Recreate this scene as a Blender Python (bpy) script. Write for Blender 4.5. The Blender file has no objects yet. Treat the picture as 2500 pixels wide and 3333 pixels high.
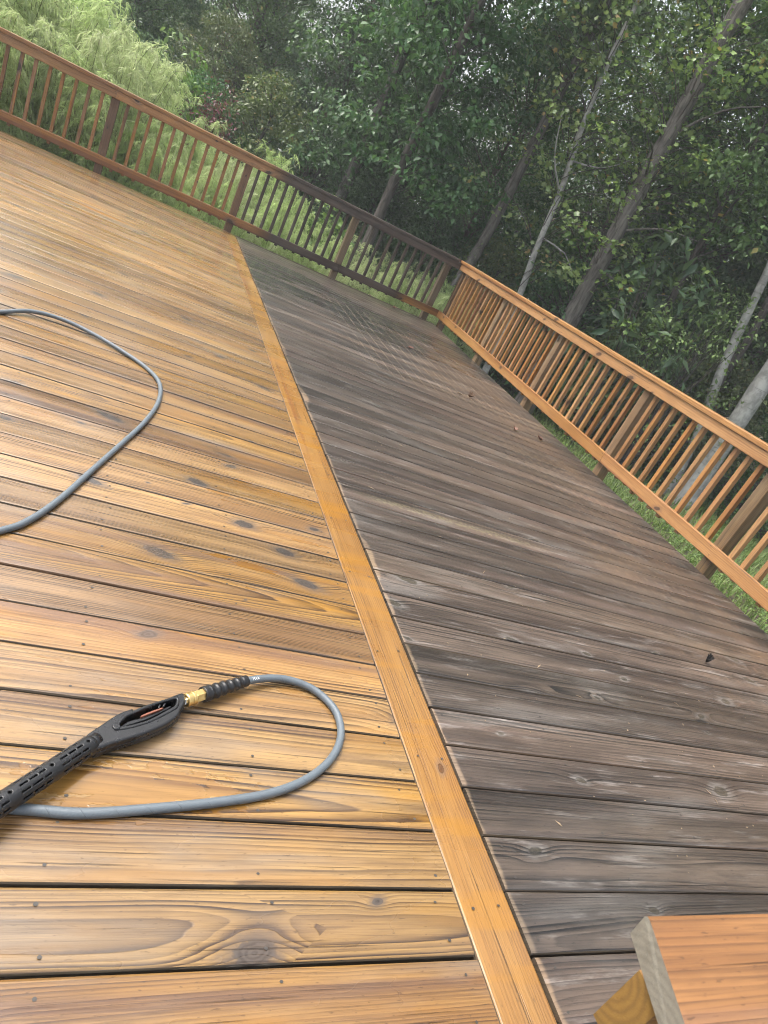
import bpy, bmesh, math, random
import numpy as np
from mathutils import Vector, Matrix, Euler

scene = bpy.context.scene
COL = scene.collection
R = math.radians

# ------------------------------------------------------------------ camera
CAM_H = 1.2171
cd = bpy.data.cameras.new("camera")
cam = bpy.data.objects.new("camera", cd)
COL.objects.link(cam)
right = Vector((0.86692053, -0.25530867, 0.4280961))
up = Vector((-0.25145353, 0.51755417, 0.81786845))
fwd = Vector((0.43037183, 0.81667323, -0.38448007))
cam.matrix_world = Matrix(((right.x, up.x, -fwd.x, 0), (right.y, up.y, -fwd.y, 0),
                           (right.z, up.z, -fwd.z, CAM_H), (0, 0, 0, 1)))
cd.sensor_fit = 'VERTICAL'
cd.sensor_height = 36.0
cd.sensor_width = 27.0
cd.lens = 36.0 * 2178.8 / 3333.0
cd.clip_start = 0.02
cd.clip_end = 2000
cd.dof.use_dof = True
cd.dof.focus_distance = 2.2
cd.dof.aperture_fstop = 11.0
scene.camera = cam

# ------------------------------------------------------------------ sky, sun, exposure
SUN_EL, SUN_AZ = R(63), R(-58)           # high on the left, behind a bright cloud veil
world = bpy.data.worlds.new("World")
scene.world = world
world.use_nodes = True
wn = world.node_tree
wn.nodes.clear()
sky = wn.nodes.new('ShaderNodeTexSky')
sky.sky_type = 'NISHITA'
sky.sun_disc = False
sky.sun_elevation = SUN_EL
sky.sun_rotation = SUN_AZ
sky.air_density = 1.3
sky.dust_density = 7.0
sky.ozone_density = 0.6
bg = wn.nodes.new('ShaderNodeBackground')
bg.inputs['Strength'].default_value = 0.15
wo = wn.nodes.new('ShaderNodeOutputWorld')
hz = wn.nodes.new('ShaderNodeHueSaturation')          # thin bright cloud veil: paler than clear blue
hz.inputs['Saturation'].default_value = 0.42
hz.inputs['Value'].default_value = 1.12
wn.links.new(sky.outputs[0], hz.inputs['Color'])
wn.links.new(hz.outputs[0], bg.inputs[0])
wn.links.new(bg.outputs[0], wo.inputs[0])
sd = bpy.data.lights.new("sun", 'SUN')
sd.energy = 1.0
sd.angle = R(30)
sd.color = (1.0, 0.95, 0.87)
sun = bpy.data.objects.new("sun", sd)
COL.objects.link(sun)
sdir = Vector((math.sin(SUN_AZ) * math.cos(SUN_EL), math.cos(SUN_AZ) * math.cos(SUN_EL), math.sin(SUN_EL)))
sun.rotation_euler = sdir.to_track_quat('Z', 'Y').to_euler()
sun.location = sdir * 40
scene.view_settings.view_transform = 'Standard'
scene.view_settings.look = 'None'
scene.view_settings.gamma = 1.0
scene.view_settings.use_curve_mapping = False
scene.view_settings.exposure = 1.3
scene.cycles.max_bounces = 5
scene.cycles.diffuse_bounces = 3
scene.cycles.glossy_bounces = 2
scene.cycles.transmission_bounces = 3
scene.cycles.transparent_max_bounces = 2
scene.cycles.caustics_reflective = False
scene.cycles.caustics_refractive = False
scene.cycles.use_adaptive_sampling = True
scene.cycles.adaptive_threshold = 0.03
scene.cycles.use_denoising = True
scene.cycles.filter_width = 1.0
scene.cycles.sample_clamp_indirect = 4.0

# ------------------------------------------------------------------ helpers
def tag(o, label=None, cat=None, group=None, kind=None):
    if label: o['label'] = label
    if cat: o['category'] = cat
    if group: o['group'] = group
    if kind: o['kind'] = kind
    return o

def link(name, me, parent=None, mat=None):
    o = bpy.data.objects.new(name, me)
    COL.objects.link(o)
    if parent is not None: o.parent = parent
    if mat is not None and me is not None and len(me.materials) == 0: me.materials.append(mat)
    return o

def empty(name, loc=(0, 0, 0)):
    o = bpy.data.objects.new(name, None)
    o.empty_display_size = 0.1
    o.location = loc
    COL.objects.link(o)
    return o

def np_mesh(name, verts, tris, smooth=False):
    verts = np.asarray(verts, dtype=np.float32).reshape(-1, 3)
    tris = np.asarray(tris, dtype=np.int32)
    k = tris.shape[1]
    me = bpy.data.meshes.new(name)
    me.vertices.add(len(verts)); me.vertices.foreach_set('co', verts.ravel())
    me.loops.add(tris.size); me.loops.foreach_set('vertex_index', tris.ravel())
    me.polygons.add(len(tris))
    me.polygons.foreach_set('loop_start', np.arange(0, tris.size, k, dtype=np.int32))
    if smooth: me.polygons.foreach_set('use_smooth', np.ones(len(tris), dtype=bool))
    me.update(calc_edges=True)
    me.validate()
    return me

class Nodes:
    """small shader-graph writer"""
    def __init__(self, name):
        self.mat = bpy.data.materials.new(name)
        self.mat.use_nodes = True
        self.t = self.mat.node_tree
        self.t.nodes.clear()
        self.out = self.t.nodes.new('ShaderNodeOutputMaterial')
    def put(self, sock, v):
        if isinstance(v, bpy.types.NodeSocket): self.t.links.new(v, sock)
        elif v is not None:
            try: sock.default_value = v
            except Exception:
                if isinstance(v, (tuple, list)) and len(v) == 3: sock.default_value = (*v, 1.0)
                else: raise
    def node(self, typ, props=None, **ins):
        n = self.t.nodes.new(typ)
        for k, v in (props or {}).items(): setattr(n, k, v)
        for k, v in ins.items():
            key = int(k[1:]) if k[0] == '_' and k[1:].isdigit() else k.replace('_', ' ')
            self.put(n.inputs[key], v)
        return n
    def m(self, op, a, b=None, c=None, clamp=False):
        n = self.t.nodes.new('ShaderNodeMath'); n.operation = op; n.use_clamp = clamp
        for i, v in enumerate((a, b, c)):
            if v is not None: self.put(n.inputs[i], v)
        return n.outputs[0]
    def add(self, a, b): return self.m('ADD', a, b)
    def sub(self, a, b): return self.m('SUBTRACT', a, b)
    def mul(self, a, b): return self.m('MULTIPLY', a, b)
    def vec(self, x, y, z=0.0):
        return self.node('ShaderNodeCombineXYZ', X=x, Y=y, Z=z).outputs[0]
    def sep(self, v):
        n = self.node('ShaderNodeSeparateXYZ', Vector=v); return n.outputs[0], n.outputs[1], n.outputs[2]
    def noise(self, v, scale=1.0, detail=2.0, rough=0.5, dist=0.0):
        n = self.node('ShaderNodeTexNoise', Vector=v, Scale=scale, Detail=detail, Roughness=rough, Distortion=dist)
        return n.outputs[0]
    def step(self, v, a, b, lo=0.0, hi=1.0):
        n = self.t.nodes.new('ShaderNodeMapRange'); n.interpolation_type = 'SMOOTHSTEP'
        self.put(n.inputs[0], v); self.put(n.inputs[1], a); self.put(n.inputs[2], b)
        self.put(n.inputs[3], lo); self.put(n.inputs[4], hi)
        return n.outputs[0]
    def mix(self, f, a, b, mode='MIX'):
        n = self.t.nodes.new('ShaderNodeMix'); n.data_type = 'RGBA'; n.blend_type = mode
        n.clamp_factor = True
        self.put(n.inputs[0], f)
        for i, v in ((6, a), (7, b)):
            if isinstance(v, tuple): v = (*v[:3], 1.0)
            self.put(n.inputs[i], v)
        return n.outputs[2]
    def bump(self, h, dist, strength=1.0, normal=None):
        n = self.node('ShaderNodeBump', Height=h, Distance=dist, Strength=strength)
        if normal is not None: self.put(n.inputs['Normal'], normal)
        return n.outputs[0]
    def bsdf(self, **ins):
        n = self.t.nodes.new('ShaderNodeBsdfPrincipled')
        for k, v in ins.items():
            v2 = (*v, 1.0) if isinstance(v, tuple) and len(v) == 3 else v
            self.put(n.inputs[k.replace('_', ' ')], v2)
        return n
    def done(self, shader):
        self.t.links.new(shader, self.out.inputs[0])
        return self.mat

# ------------------------------------------------------------------ wood
WOOD_K = 0.76
def wood(name, light, mid, dark, knot, spacing=0.0075, contrast=0.55, rough=0.5, wet=0.0,
         heart=(0.16, 0.085, 0.05), grey=(0.2, 0.19, 0.18), grey_amt=0.25, relief=0.0006, mode=None, val=0.16, puddle=False, knots=1.0):
    N = Nodes(name)
    sc = lambda c_: tuple(v * WOOD_K for v in c_)
    light, mid, dark, knot, heart, grey = map(sc, (light, mid, dark, knot, heart, grey))
    x, y, z = N.sep(N.node('ShaderNodeTexCoord').outputs['Object'])
    rnd = N.node('ShaderNodeObjectInfo').outputs['Random']
    wnz = N.node('ShaderNodeTexWhiteNoise', {'noise_dimensions': '1D'}, W=rnd)
    r1, r2, r3 = N.sep(wnz.outputs['Color'])
    X = N.add(x, N.mul(rnd, 173.0))
    u = N.add(y, N.mul(z, 0.8))
    low = N.sub(N.noise(N.vec(N.mul(X, 0.9), N.mul(u, 5.0), N.mul(rnd, 60.0)), 1.0, 1.0), 0.5)
    # cathedral (flat-sawn) figure against straight grain, board by board
    yc = N.mul(N.sub(r2, 0.5), 0.09)
    uu = N.sub(u, yc)
    cath = N.add(N.mul(N.mul(uu, uu), 9.0), N.mul(N.mul(N.sub(r3, 0.5), 0.11), x))
    c = N.step(r1, 0.55, 0.95)
    F = N.add(N.mul(u, N.sub(1.0, c)), N.mul(cath, c))
    F = N.add(F, N.mul(low, 0.035))
    # knots
    vx, vy = N.mul(X, 1.9), N.add(N.mul(u, 5.2), N.mul(rnd, 37.0))
    vor = N.node('ShaderNodeTexVoronoi', {'voronoi_dimensions': '2D', 'feature': 'F1'}, Vector=N.vec(vx, vy), Scale=1.0)
    px, py, _ = N.sep(vor.outputs['Position'])
    kr, kg, kb = N.sep(vor.outputs['Color'])
    dx = N.m('DIVIDE', N.sub(vx, px), 1.9)
    dy = N.m('DIVIDE', N.sub(vy, py), 5.2)
    # slanting branch: shear the knot a little
    dx2 = N.add(N.mul(dx, 0.62), N.mul(dy, N.mul(N.sub(kb, 0.5), 1.6)))
    d = N.m('SQRT', N.add(N.mul(dx2, dx2), N.mul(dy, dy)))
    kn = N.noise(N.vec(N.mul(X, 45.0), N.mul(u, 75.0), 0.0), 1.0, 2.0)
    d0 = d
    d = N.mul(d, N.add(1.0, N.mul(N.sub(kn, 0.5), 0.8)))
    rad = N.mul(N.m('MAXIMUM', N.sub(kr, 0.26), 0.0), 0.036 * knots)
    q = N.m('DIVIDE', d0, N.add(N.mul(rad, 2.7), 0.0005))
    k = N.m('EXPONENT', N.mul(N.mul(q, q), -1.0))
    F = N.add(F, N.mul(k, N.mul(rad, 1.3)))
    sp = N.mul(N.add(N.mul(r2, 0.7), 0.7), spacing)
    wob = N.noise(N.vec(N.mul(X, 2.2), N.mul(u, 40.0), rnd), 1.0, 1.0)
    ph = N.add(N.m('DIVIDE', F, sp), N.mul(N.sub(wob, 0.5), 1.1))
    # each growth ring: pale early wood darkening to a sharp late-wood edge, every ring a different strength
    fr_ = N.m('FRACT', ph)
    rw = N.node('ShaderNodeTexWhiteNoise', {'noise_dimensions': '1D'}, W=N.m('FLOOR', ph)).outputs['Value']
    ring = N.mul(N.mul(N.m('POWER', fr_, 1.5), N.step(fr_, 1.0, 0.90)), N.add(0.45, N.mul(rw, 1.25)))
    fine = N.noise(N.vec(N.mul(X, 5.0), N.mul(u, 330.0), 0.0), 1.0, 2.0, 0.6)
    amp = N.step(N.noise(N.vec(N.mul(X, 0.8), N.mul(u, 16.0), N.mul(rnd, 9.0)), 1.0, 1.0), 0.28, 0.66, 0.35, 1.15)
    tone = N.noise(N.vec(N.mul(X, 0.75), N.mul(u, 11.0), N.mul(rnd, 31.0)), 1.0, 3.0)
    col = N.mix(N.step(tone, 0.35, 0.68), light, mid)
    col = N.mix(N.mul(N.mul(ring, amp), contrast), col, dark)
    hs = N.step(N.add(N.noise(N.vec(N.mul(X, 0.33), N.mul(u, 13.0), N.mul(rnd, 77.0)), 1.0, 2.0), N.mul(N.sub(r3, 0.5), 0.16)), 0.57, 0.70)
    col = N.mix(N.mul(hs, 0.75), col, heart)
    gs = N.step(N.noise(N.vec(N.mul(X, 1.5), N.mul(u, 7.0), N.mul(rnd, 13.0)), 1.0, 3.0, 0.6), 0.52, 0.72)
    col = N.mix(N.mul(gs, grey_amt), col, grey)
    col = N.mix(N.step(fine, 0.48, 0.78, 0.0, 0.55), col, dark)
    col = N.mix(N.step(fine, 0.46, 0.22, 0.0, 0.30), col, tuple(min(1.0, v * 1.35) for v in light))
    speck = N.noise(N.vec(N.mul(X, 42.0), N.mul(u, 170.0), 3.0), 1.0, 2.0, 0.6)
    col = N.mix(N.step(speck, 0.62, 0.74, 0.0, 0.55), col, tuple(v * 0.6 for v in dark))
    blot = N.noise(N.vec(N.mul(X, 5.0), N.mul(u, 22.0), N.mul(rnd, 7.0)), 1.0, 3.0, 0.65)
    col = N.mix(N.step(blot, 0.40, 0.75, 0.0, 0.42), col, N.mix(0.5, dark, mid))
    has = N.m('GREATER_THAN', rad, 0.002)
    halo = N.mul(N.mul(N.step(d, N.mul(rad, 2.4), N.mul(rad, 0.9)), has), 0.62)
    hcol = N.mix(N.mul(ring, 0.8), grey, dark) if mode == 'deck_old' else N.mix(0.55, grey, dark)
    col = N.mix(halo, col, hcol)
    core = N.mul(N.step(d, N.mul(rad, 1.08), N.mul(rad, 0.86)), has)
    kring = N.m('SINE', N.mul(d, 800.0))
    kcol = N.mix(N.step(N.add(N.mul(kring, 0.4), N.mul(kn, 2.0)), 0.4, 1.7), knot, tuple(v * 0.45 for v in knot))
    col = N.mix(N.mul(core, 0.92), col, kcol)
    # hairline checks along the grain
    chk = N.step(N.noise(N.vec(N.mul(X, 1.4), N.mul(u, 120.0), N.mul(rnd, 3.0)), 1.0, 1.0), 0.70, 0.74)
    col = N.mix(N.mul(chk, 0.6), col, tuple(v * 0.3 for v in dark))
    h = N.add(N.mul(N.sub(1.0, N.mul(ring, amp)), 0.6), N.mul(fine, 0.5))
    h = N.add(N.sub(h, N.mul(chk, 1.5)), N.mul(speck, 0.5))
    rg = rough
    spec = 0.5
    gx, gy, gz = N.sep(N.node('ShaderNodeNewGeometry').outputs['Position'])
    big = N.noise(N.vec(N.mul(gx, 0.9), N.mul(gy, 0.9), gz), 1.0, 3.0)
    if mode == 'deck_old':
        # rinsed fringe beside the clean divider
        edge = N.sub(gx, 1.15)
        fr = N.noise(N.vec(N.mul(gx, 3.0), N.mul(gy, 7.0), 0.0), 1.0, 3.0)
        fr2 = N.noise(N.vec(N.mul(gx, 1.0), N.mul(gy, 1.6), 5.0), 1.0, 2.0)
        lim = N.add(N.mul(N.m('MAXIMUM', N.sub(fr2, 0.60), 0.0), 0.5), N.mul(fr, 0.045))
        fringe = N.step(edge, lim, N.mul(lim, 0.55))
        col = N.mix(N.mul(fringe, 0.6), col, N.mix(N.mul(ring, 0.6), (0.26, 0.185, 0.12), (0.09, 0.06, 0.038)))
        # old damp, mildewed dark strip towards the far rail
        by = N.add(gy, N.mul(N.sub(big, 0.5), 1.6))
        band = N.mul(N.step(by, 6.2, 7.1), N.step(by, 8.7, 7.9))
        band = N.mul(band, N.step(N.noise(N.vec(N.mul(gx, 0.8), N.mul(gy, 5.0), 2.0), 1.0, 3.0), 0.30, 0.5))
        col = N.mix(N.mul(band, 0.85), col, (0.014, 0.016, 0.017))
        # print of a woven mat: lines and checks left in the dirt
        def grid(cell, wid, fxn):  # soft-edged bars
            f = N.m('FRACT', N.m('DIVIDE', fxn, cell))
            return N.mul(N.step(f, 0.0, wid * 0.4), N.step(f, wid, wid * 0.6))
        patch = N.noise(N.vec(N.mul(gx, 1.3), N.mul(gy, 1.3), 9.0), 1.0, 3.0)
        l1 = N.mul(grid(0.118, 0.12, gx), N.mul(N.step(gy, 4.9, 5.6), N.step(gy, 8.3, 7.6)))
        l1 = N.mul(l1, N.mul(N.step(gx, 1.75, 2.3), N.step(patch, 0.30, 0.46)))
        col = N.mix(N.mul(l1, 0.65), col, (0.31, 0.24, 0.175))
        gxs = N.add(gx, N.mul(N.m('FLOOR', N.m('DIVIDE', gy, 0.1445)), 0.031))
        chkA = N.mul(grid(0.082, 0.55, gxs), grid(0.0723, 0.75, gy))
        ar = N.mul(N.mul(N.step(gx, 2.5, 3.1), N.step(gy, 1.3, 4.6, 0.25, 1.0)), N.step(gy, 6.6, 5.8))
        ar = N.mul(ar, N.step(patch, 0.38, 0.55))
        col = N.mix(N.mul(N.mul(chkA, ar), 0.5), col, (0.20, 0.14, 0.09))
        warm = N.mul(N.step(gx, 2.0, 3.6), N.step(N.noise(N.vec(N.mul(gx, 1.8), N.mul(gy, 4.0), 4.0), 1.0, 3.0), 0.45, 0.7))
        col = N.mix(N.mul(warm, 0.35), col, (0.15, 0.10, 0.062))
        # pale bleached rubs
        rub = N.step(N.noise(N.vec(N.mul(gx, 3.2), N.mul(gy, 24.0), 7.0), 1.0, 5.0, 0.7), 0.54, 0.70)
        col = N.mix(N.mul(N.mul(rub, N.sub(1.0, N.mul(ring, 0.8))), 0.36), col, (0.328, 0.304, 0.285))
        # lichen along one seam
        li = N.mul(N.step(N.m('ABSOLUTE', N.sub(gy, 2.70)), 0.045, 0.012), N.mul(N.step(gx, 1.2, 1.4), N.step(gx, 2.6, 2.1)))
        li = N.mul(li, N.step(N.noise(N.vec(N.mul(gx, 40.0), N.mul(gy, 60.0), 0.0), 1.0, 3.0), 0.40, 0.6))
        col = N.mix(N.mul(li, 0.24), col, (0.265, 0.242, 0.133))
        rg = N.step(band, 0.1, 0.8, rough, 0.22)
    if mode == 'deck_clean':
        wm = N.noise(N.vec(N.mul(gx, 1.1), N.mul(gy, 3.5), 1.0), 1.0, 4.0)
        rg = N.step(wm, 0.35, 0.62, rough, rough * 0.55)
        col = N.mix(N.step(wm, 0.47, 0.65, 0.0, 0.28), col, N.mix(0.5, heart, mid))
        # golden brown damp streaks
        dm = N.step(N.noise(N.vec(N.mul(gx, 1.3), N.mul(gy, 10.0), 3.0), 1.0, 3.0), 0.54, 0.66)
        col = N.mix(N.mul(dm, 0.55), col, (0.265, 0.129, 0.027))
        if puddle:
            ex, ey = N.sub(gx, 0.30), N.sub(gy, 0.965)
            er = N.m('SQRT', N.add(N.mul(ex, ex), N.mul(N.mul(ey, ey), 14.0)))
            pn = N.noise(N.vec(N.mul(gx, 22.0), N.mul(gy, 55.0), 0.0), 1.0, 3.0)
            p1 = N.step(N.add(N.mul(er, -1.7), pn), 0.10, 0.17)
            pn2 = N.noise(N.vec(N.mul(gx, 2.6), N.mul(gy, 11.0), 8.0), 1.0, 4.0)
            p2 = N.step(N.add(pn2, N.mul(N.sub(pn, 0.5), 0.12)), 0.66, 0.69)
            pud = N.m('MAXIMUM', p1, p2)
            col = N.mix(N.mul(pud, 0.5), col, (0.187, 0.086, 0.020))
            rg = N.mix(pud, N.vec(rg, rg, rg), (0.06, 0.06, 0.06))
            h = N.mul(h, N.sub(1.0, N.mul(pud, 0.93)))
    if mode == 'rail_mix':
        # washed up to about post two, still black with mildew from there to the corner
        nz = N.mul(N.sub(big, 0.5), 0.25)
        s = N.add(gx, nz)
        dirt = N.mul(N.step(s, 1.25, 1.62), N.step(s, N.add(4.5, N.mul(N.step(gz, 0.4, 0.2), -0.85)), N.add(4.3, N.mul(N.step(gz, 0.4, 0.2), -0.85))))
        bl = N.noise(N.vec(N.mul(gx, 1.2), N.mul(gz, 14.0), 1.0), 1.0, 3.0)
        dcol = N.mix(N.step(bl, 0.35, 0.7), (0.019, 0.014, 0.012), (0.082, 0.065, 0.056))
        dcol = N.mix(N.mul(ring, 0.5), dcol, (0.02, 0.016, 0.015))
        col = N.mix(N.mul(dirt, 0.93), col, dcol)
    hv = N.node('ShaderNodeHueSaturation', Hue=N.add(0.4975, N.mul(r1, 0.008)), Saturation=N.add(0.92, N.mul(r3, 0.16)),
                Value=N.add(1.0 - val, N.mul(r2, 2 * val)), Color=col).outputs[0]
    b = N.bump(h, relief, 1.0)
    s = N.bsdf(Base_Color=hv, Roughness=rg, Normal=b)
    s.inputs['Specular IOR Level'].default_value = spec
    if wet > 0:
        N.put(s.inputs['Coat Weight'], N.step(N.noise(N.vec(N.mul(gx, 1.6), N.mul(gy, 6.0), 21.0), 1.0, 3.0, 0.6), 0.36, 0.62, wet * 0.35, wet))
        s.inputs['Coat Roughness'].default_value = 0.2
        s.inputs['Coat IOR'].default_value = 1.5
    return N.done(s.outputs[0])

M = {}
M['clean'] = wood('clean_deck_wood', (0.395, 0.232, 0.086), (0.275, 0.148, 0.054), (0.045, 0.021, 0.009), (0.075, 0.062, 0.055),
                  0.0082, 1.0, 0.40, 0.75, heart=(0.135, 0.075, 0.048), grey=(0.19, 0.16, 0.135), grey_amt=0.5,
                  relief=0.0011, mode='deck_clean', puddle=True, val=0.27)
M['divider'] = wood('divider_wood', (0.38, 0.213, 0.078), (0.31, 0.160, 0.055), (0.095, 0.046, 0.018), (0.10, 0.05, 0.025),
                    0.0075, 0.7, 0.42, 0.35, heart=(0.22, 0.09, 0.04), grey_amt=0.05, relief=0.0008, mode='deck_clean', val=0.04, knots=0.4)
M['old'] = wood('weathered_deck_wood', (0.125, 0.092, 0.070), (0.042, 0.029, 0.022), (0.0035, 0.0027, 0.0025), (0.055, 0.045, 0.03),
                0.0105, 1.0, 0.45, 0.5, heart=(0.12, 0.085, 0.07), grey=(0.20, 0.185, 0.17), grey_amt=0.4,
                relief=0.0016, mode='deck_old', val=0.34)
M['rail_clean'] = wood('clean_rail_wood', (0.50, 0.265, 0.098), (0.40, 0.19, 0.062), (0.12, 0.05, 0.02), (0.10, 0.05, 0.03),
                       0.011, 0.6, 0.45, 0.15, heart=(0.24, 0.095, 0.042), grey=(0.36, 0.21, 0.11), grey_amt=0.2, relief=0.0005)
M['rail_mix'] = wood('half_washed_rail_wood', (0.47, 0.242, 0.09), (0.345, 0.162, 0.058), (0.08, 0.034, 0.015), (0.05, 0.025, 0.015),
                     0.012, 0.6, 0.45, 0.25, heart=(0.14, 0.055, 0.028), grey_amt=0.08, relief=0.0005, mode='rail_mix')
M['near_cap'] = wood('worn_near_board_wood', (0.36, 0.168, 0.056), (0.265, 0.112, 0.036), (0.075, 0.032, 0.016), (0.07, 0.05, 0.04),
                     0.013, 0.7, 0.55, 0.1, heart=(0.25, 0.12, 0.065), grey=(0.34, 0.24, 0.17), grey_amt=0.45, relief=0.0009)
M['bal_brown'] = wood('damp_brown_wood', (0.385, 0.195, 0.072), (0.275, 0.128, 0.047), (0.065, 0.028, 0.013), (0.04, 0.02, 0.012),
                      0.009, 0.6, 0.45, 0.25, heart=(0.10, 0.045, 0.025), grey_amt=0.08, relief=0.0005, val=0.25)
M['bal_old'] = wood('mildewed_wood', (0.105, 0.080, 0.060), (0.058, 0.043, 0.034), (0.020, 0.015, 0.012), (0.03, 0.02, 0.015),
                    0.010, 0.8, 0.5, 0.1, heart=(0.07, 0.045, 0.035), grey=(0.22, 0.20, 0.16), grey_amt=0.4, relief=0.0006, val=0.3)
M['post_old'] = wood('bare_grey_post_wood', (0.26, 0.185, 0.11), (0.17, 0.115, 0.07), (0.06, 0.042, 0.028), (0.05, 0.035, 0.02),
                     0.018, 0.85, 0.55, 0.0, heart=(0.11, 0.07, 0.04), grey=(0.30, 0.26, 0.18), grey_amt=0.4, relief=0.001, val=0.15)
M['post_brown'] = wood('brown_post_wood', (0.21, 0.118, 0.062), (0.135, 0.072, 0.040), (0.034, 0.018, 0.012), (0.03, 0.018, 0.012),
                       0.016, 0.8, 0.5, 0.15, heart=(0.06, 0.03, 0.02), grey=(0.22, 0.12, 0.07), grey_amt=0.35, relief=0.0008)
M['post_tan'] = wood('bare_tan_post_wood', (0.34, 0.21, 0.105), (0.23, 0.135, 0.066), (0.06, 0.036, 0.02), (0.05, 0.035, 0.02),
                     0.016, 0.85, 0.5, 0.0, heart=(0.15, 0.085, 0.045), grey=(0.32, 0.24, 0.15), grey_amt=0.4, relief=0.001, val=0.2)
M['frame'] = wood('joist_wood', (0.16, 0.125, 0.09), (0.11, 0.085, 0.06), (0.05, 0.036, 0.026), (0.04, 0.03, 0.02),
                  0.012, 0.6, 0.7, 0.0, relief=0.0006)

M['dirty_shaded_side'] = wood('unwashed_shaded_board_side', (0.115, 0.083, 0.05), (0.08, 0.056, 0.036), (0.025, 0.019, 0.013), (0.03, 0.02, 0.015),
                       0.010, 0.6, 0.8, 0.0, relief=0.0006)  # unwashed sides and bevels, coloured dark to put shade into the board gaps
def end_grain(name, a, b, cx, cy, sp):
    N = Nodes(name)
    x, y, z = N.sep(N.node('ShaderNodeTexCoord').outputs['Object'])
    nz = N.sub(N.noise(N.vec(N.mul(y, 30.0), N.mul(z, 30.0), 0.0), 1.0, 3.0), 0.5)
    dy, dz = N.sub(y, cx), N.sub(z, cy)
    d = N.add(N.m('SQRT', N.add(N.mul(dy, dy), N.mul(dz, dz))), N.mul(nz, 0.012))
    g = N.add(N.mul(N.m('SINE', N.mul(d, 6.2832 / sp)), 0.5), 0.5)
    col = N.mix(N.mul(N.m('POWER', g, 1.5), 0.4), a, b)
    col = N.mix(N.step(N.noise(N.vec(N.mul(y, 60.0), N.mul(z, 60.0), x), 1.0, 3.0), 0.45, 0.7, 0.0, 0.4), col, tuple(v * 0.55 for v in a))
    s = N.bsdf(Base_Color=col, Roughness=0.75, Normal=N.bump(N.noise(N.vec(N.mul(y, 260.0), N.mul(z, 260.0), x), 1.0, 3.0, 0.7), 0.0008, 1.0))
    return N.done(s.outputs[0])
M['end_grey'] = end_grain('grey_end_grain', (0.20, 0.188, 0.155), (0.115, 0.106, 0.09), -0.05, -0.11, 0.009)
M['end_ochre'] = end_grain('ochre_end_grain', (0.19, 0.105, 0.022), (0.085, 0.044, 0.011), 0.01, -0.05, 0.010)

def plain(name, color, rough=0.5, metal=0.0, bump=0.0, bscale=200.0, spec=0.5, var=0.0):
    N = Nodes(name)
    tc = N.node('ShaderNodeTexCoord').outputs['Object']
    n = N.noise(tc, bscale, 3.0, 0.6)
    n2 = N.noise(tc, bscale * 0.06, 3.0, 0.6)
    col = N.mix(N.step(n2, 0.35, 0.7, 0.0, var), color, tuple(v * 0.4 for v in color))
    kw = dict(Base_Color=col, Roughness=N.step(n2, 0.3, 0.7, rough * 0.85, min(1.0, rough * 1.2)), Metallic=metal)
    if bump: kw['Normal'] = N.bump(n, bump, 1.0)
    s = N.bsdf(**kw)
    s.inputs['Specular IOR Level'].default_value = spec
    return N.done(s.outputs[0])
M['black'] = plain('black_plastic', (0.014, 0.0145, 0.016), 0.30, 0, 0.0004, 700, var=0.3)
M['rubber'] = plain('black_rubber', (0.012, 0.012, 0.013), 0.38, 0, 0.0002, 700)
M['brass'] = plain('brass', (0.78, 0.55, 0.22), 0.32, 0.95, 0.0001, 500, var=0.25)
M['steel'] = plain('bright_steel', (0.82, 0.84, 0.86), 0.2, 1.0)
M['orange'] = plain('orange_plastic', (0.17, 0.06, 0.035), 0.5)
M['nail'] = plain('rusty_nail', (0.06, 0.055, 0.05), 0.5, 0.4)
M['print'] = plain('white_print', (0.75, 0.77, 0.78), 0.5)
M['debris'] = plain('dead_leaf_bits', (0.30, 0.23, 0.15), 0.8, var=0.6)

# hose jacket: grey, with a helical wrap seam (uv: metres along, turns around)
N = Nodes('hose_rubber')
uu_, vv_, _w = N.sep(N.node('ShaderNodeUVMap').outputs[0])
f = N.m('FRACT', N.add(N.m('DIVIDE', uu_, 0.062), vv_))
seam = N.mul(N.step(f, 0.0, 0.012), N.step(f, 0.036, 0.02))
sc = N.noise(N.vec(N.mul(uu_, 40.0), N.mul(vv_, 12.0), 0.0), 1.0, 4.0, 0.7)
col = N.mix(N.step(sc, 0.5, 0.75, 0.0, 0.5), (0.10, 0.122, 0.14), (0.065, 0.08, 0.092))
col = N.mix(N.mul(seam, 0.5), col, (0.11, 0.125, 0.14))
wv = N.add(N.m('SINE', N.mul(N.add(N.mul(uu_, 420.0), N.mul(vv_, 12.0)), 6.2832)), N.m('SINE', N.mul(N.sub(N.mul(uu_, 420.0), N.mul(vv_, 12.0)), 6.2832)))
s = N.bsdf(Base_Color=col, Roughness=N.step(sc, 0.3, 0.7, 0.34, 0.5), Normal=N.bump(N.add(N.mul(wv, 0.15), N.mul(seam, -1.5)), 0.00035, 1.0))
M['hose'] = N.done(s.outputs[0])

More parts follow.
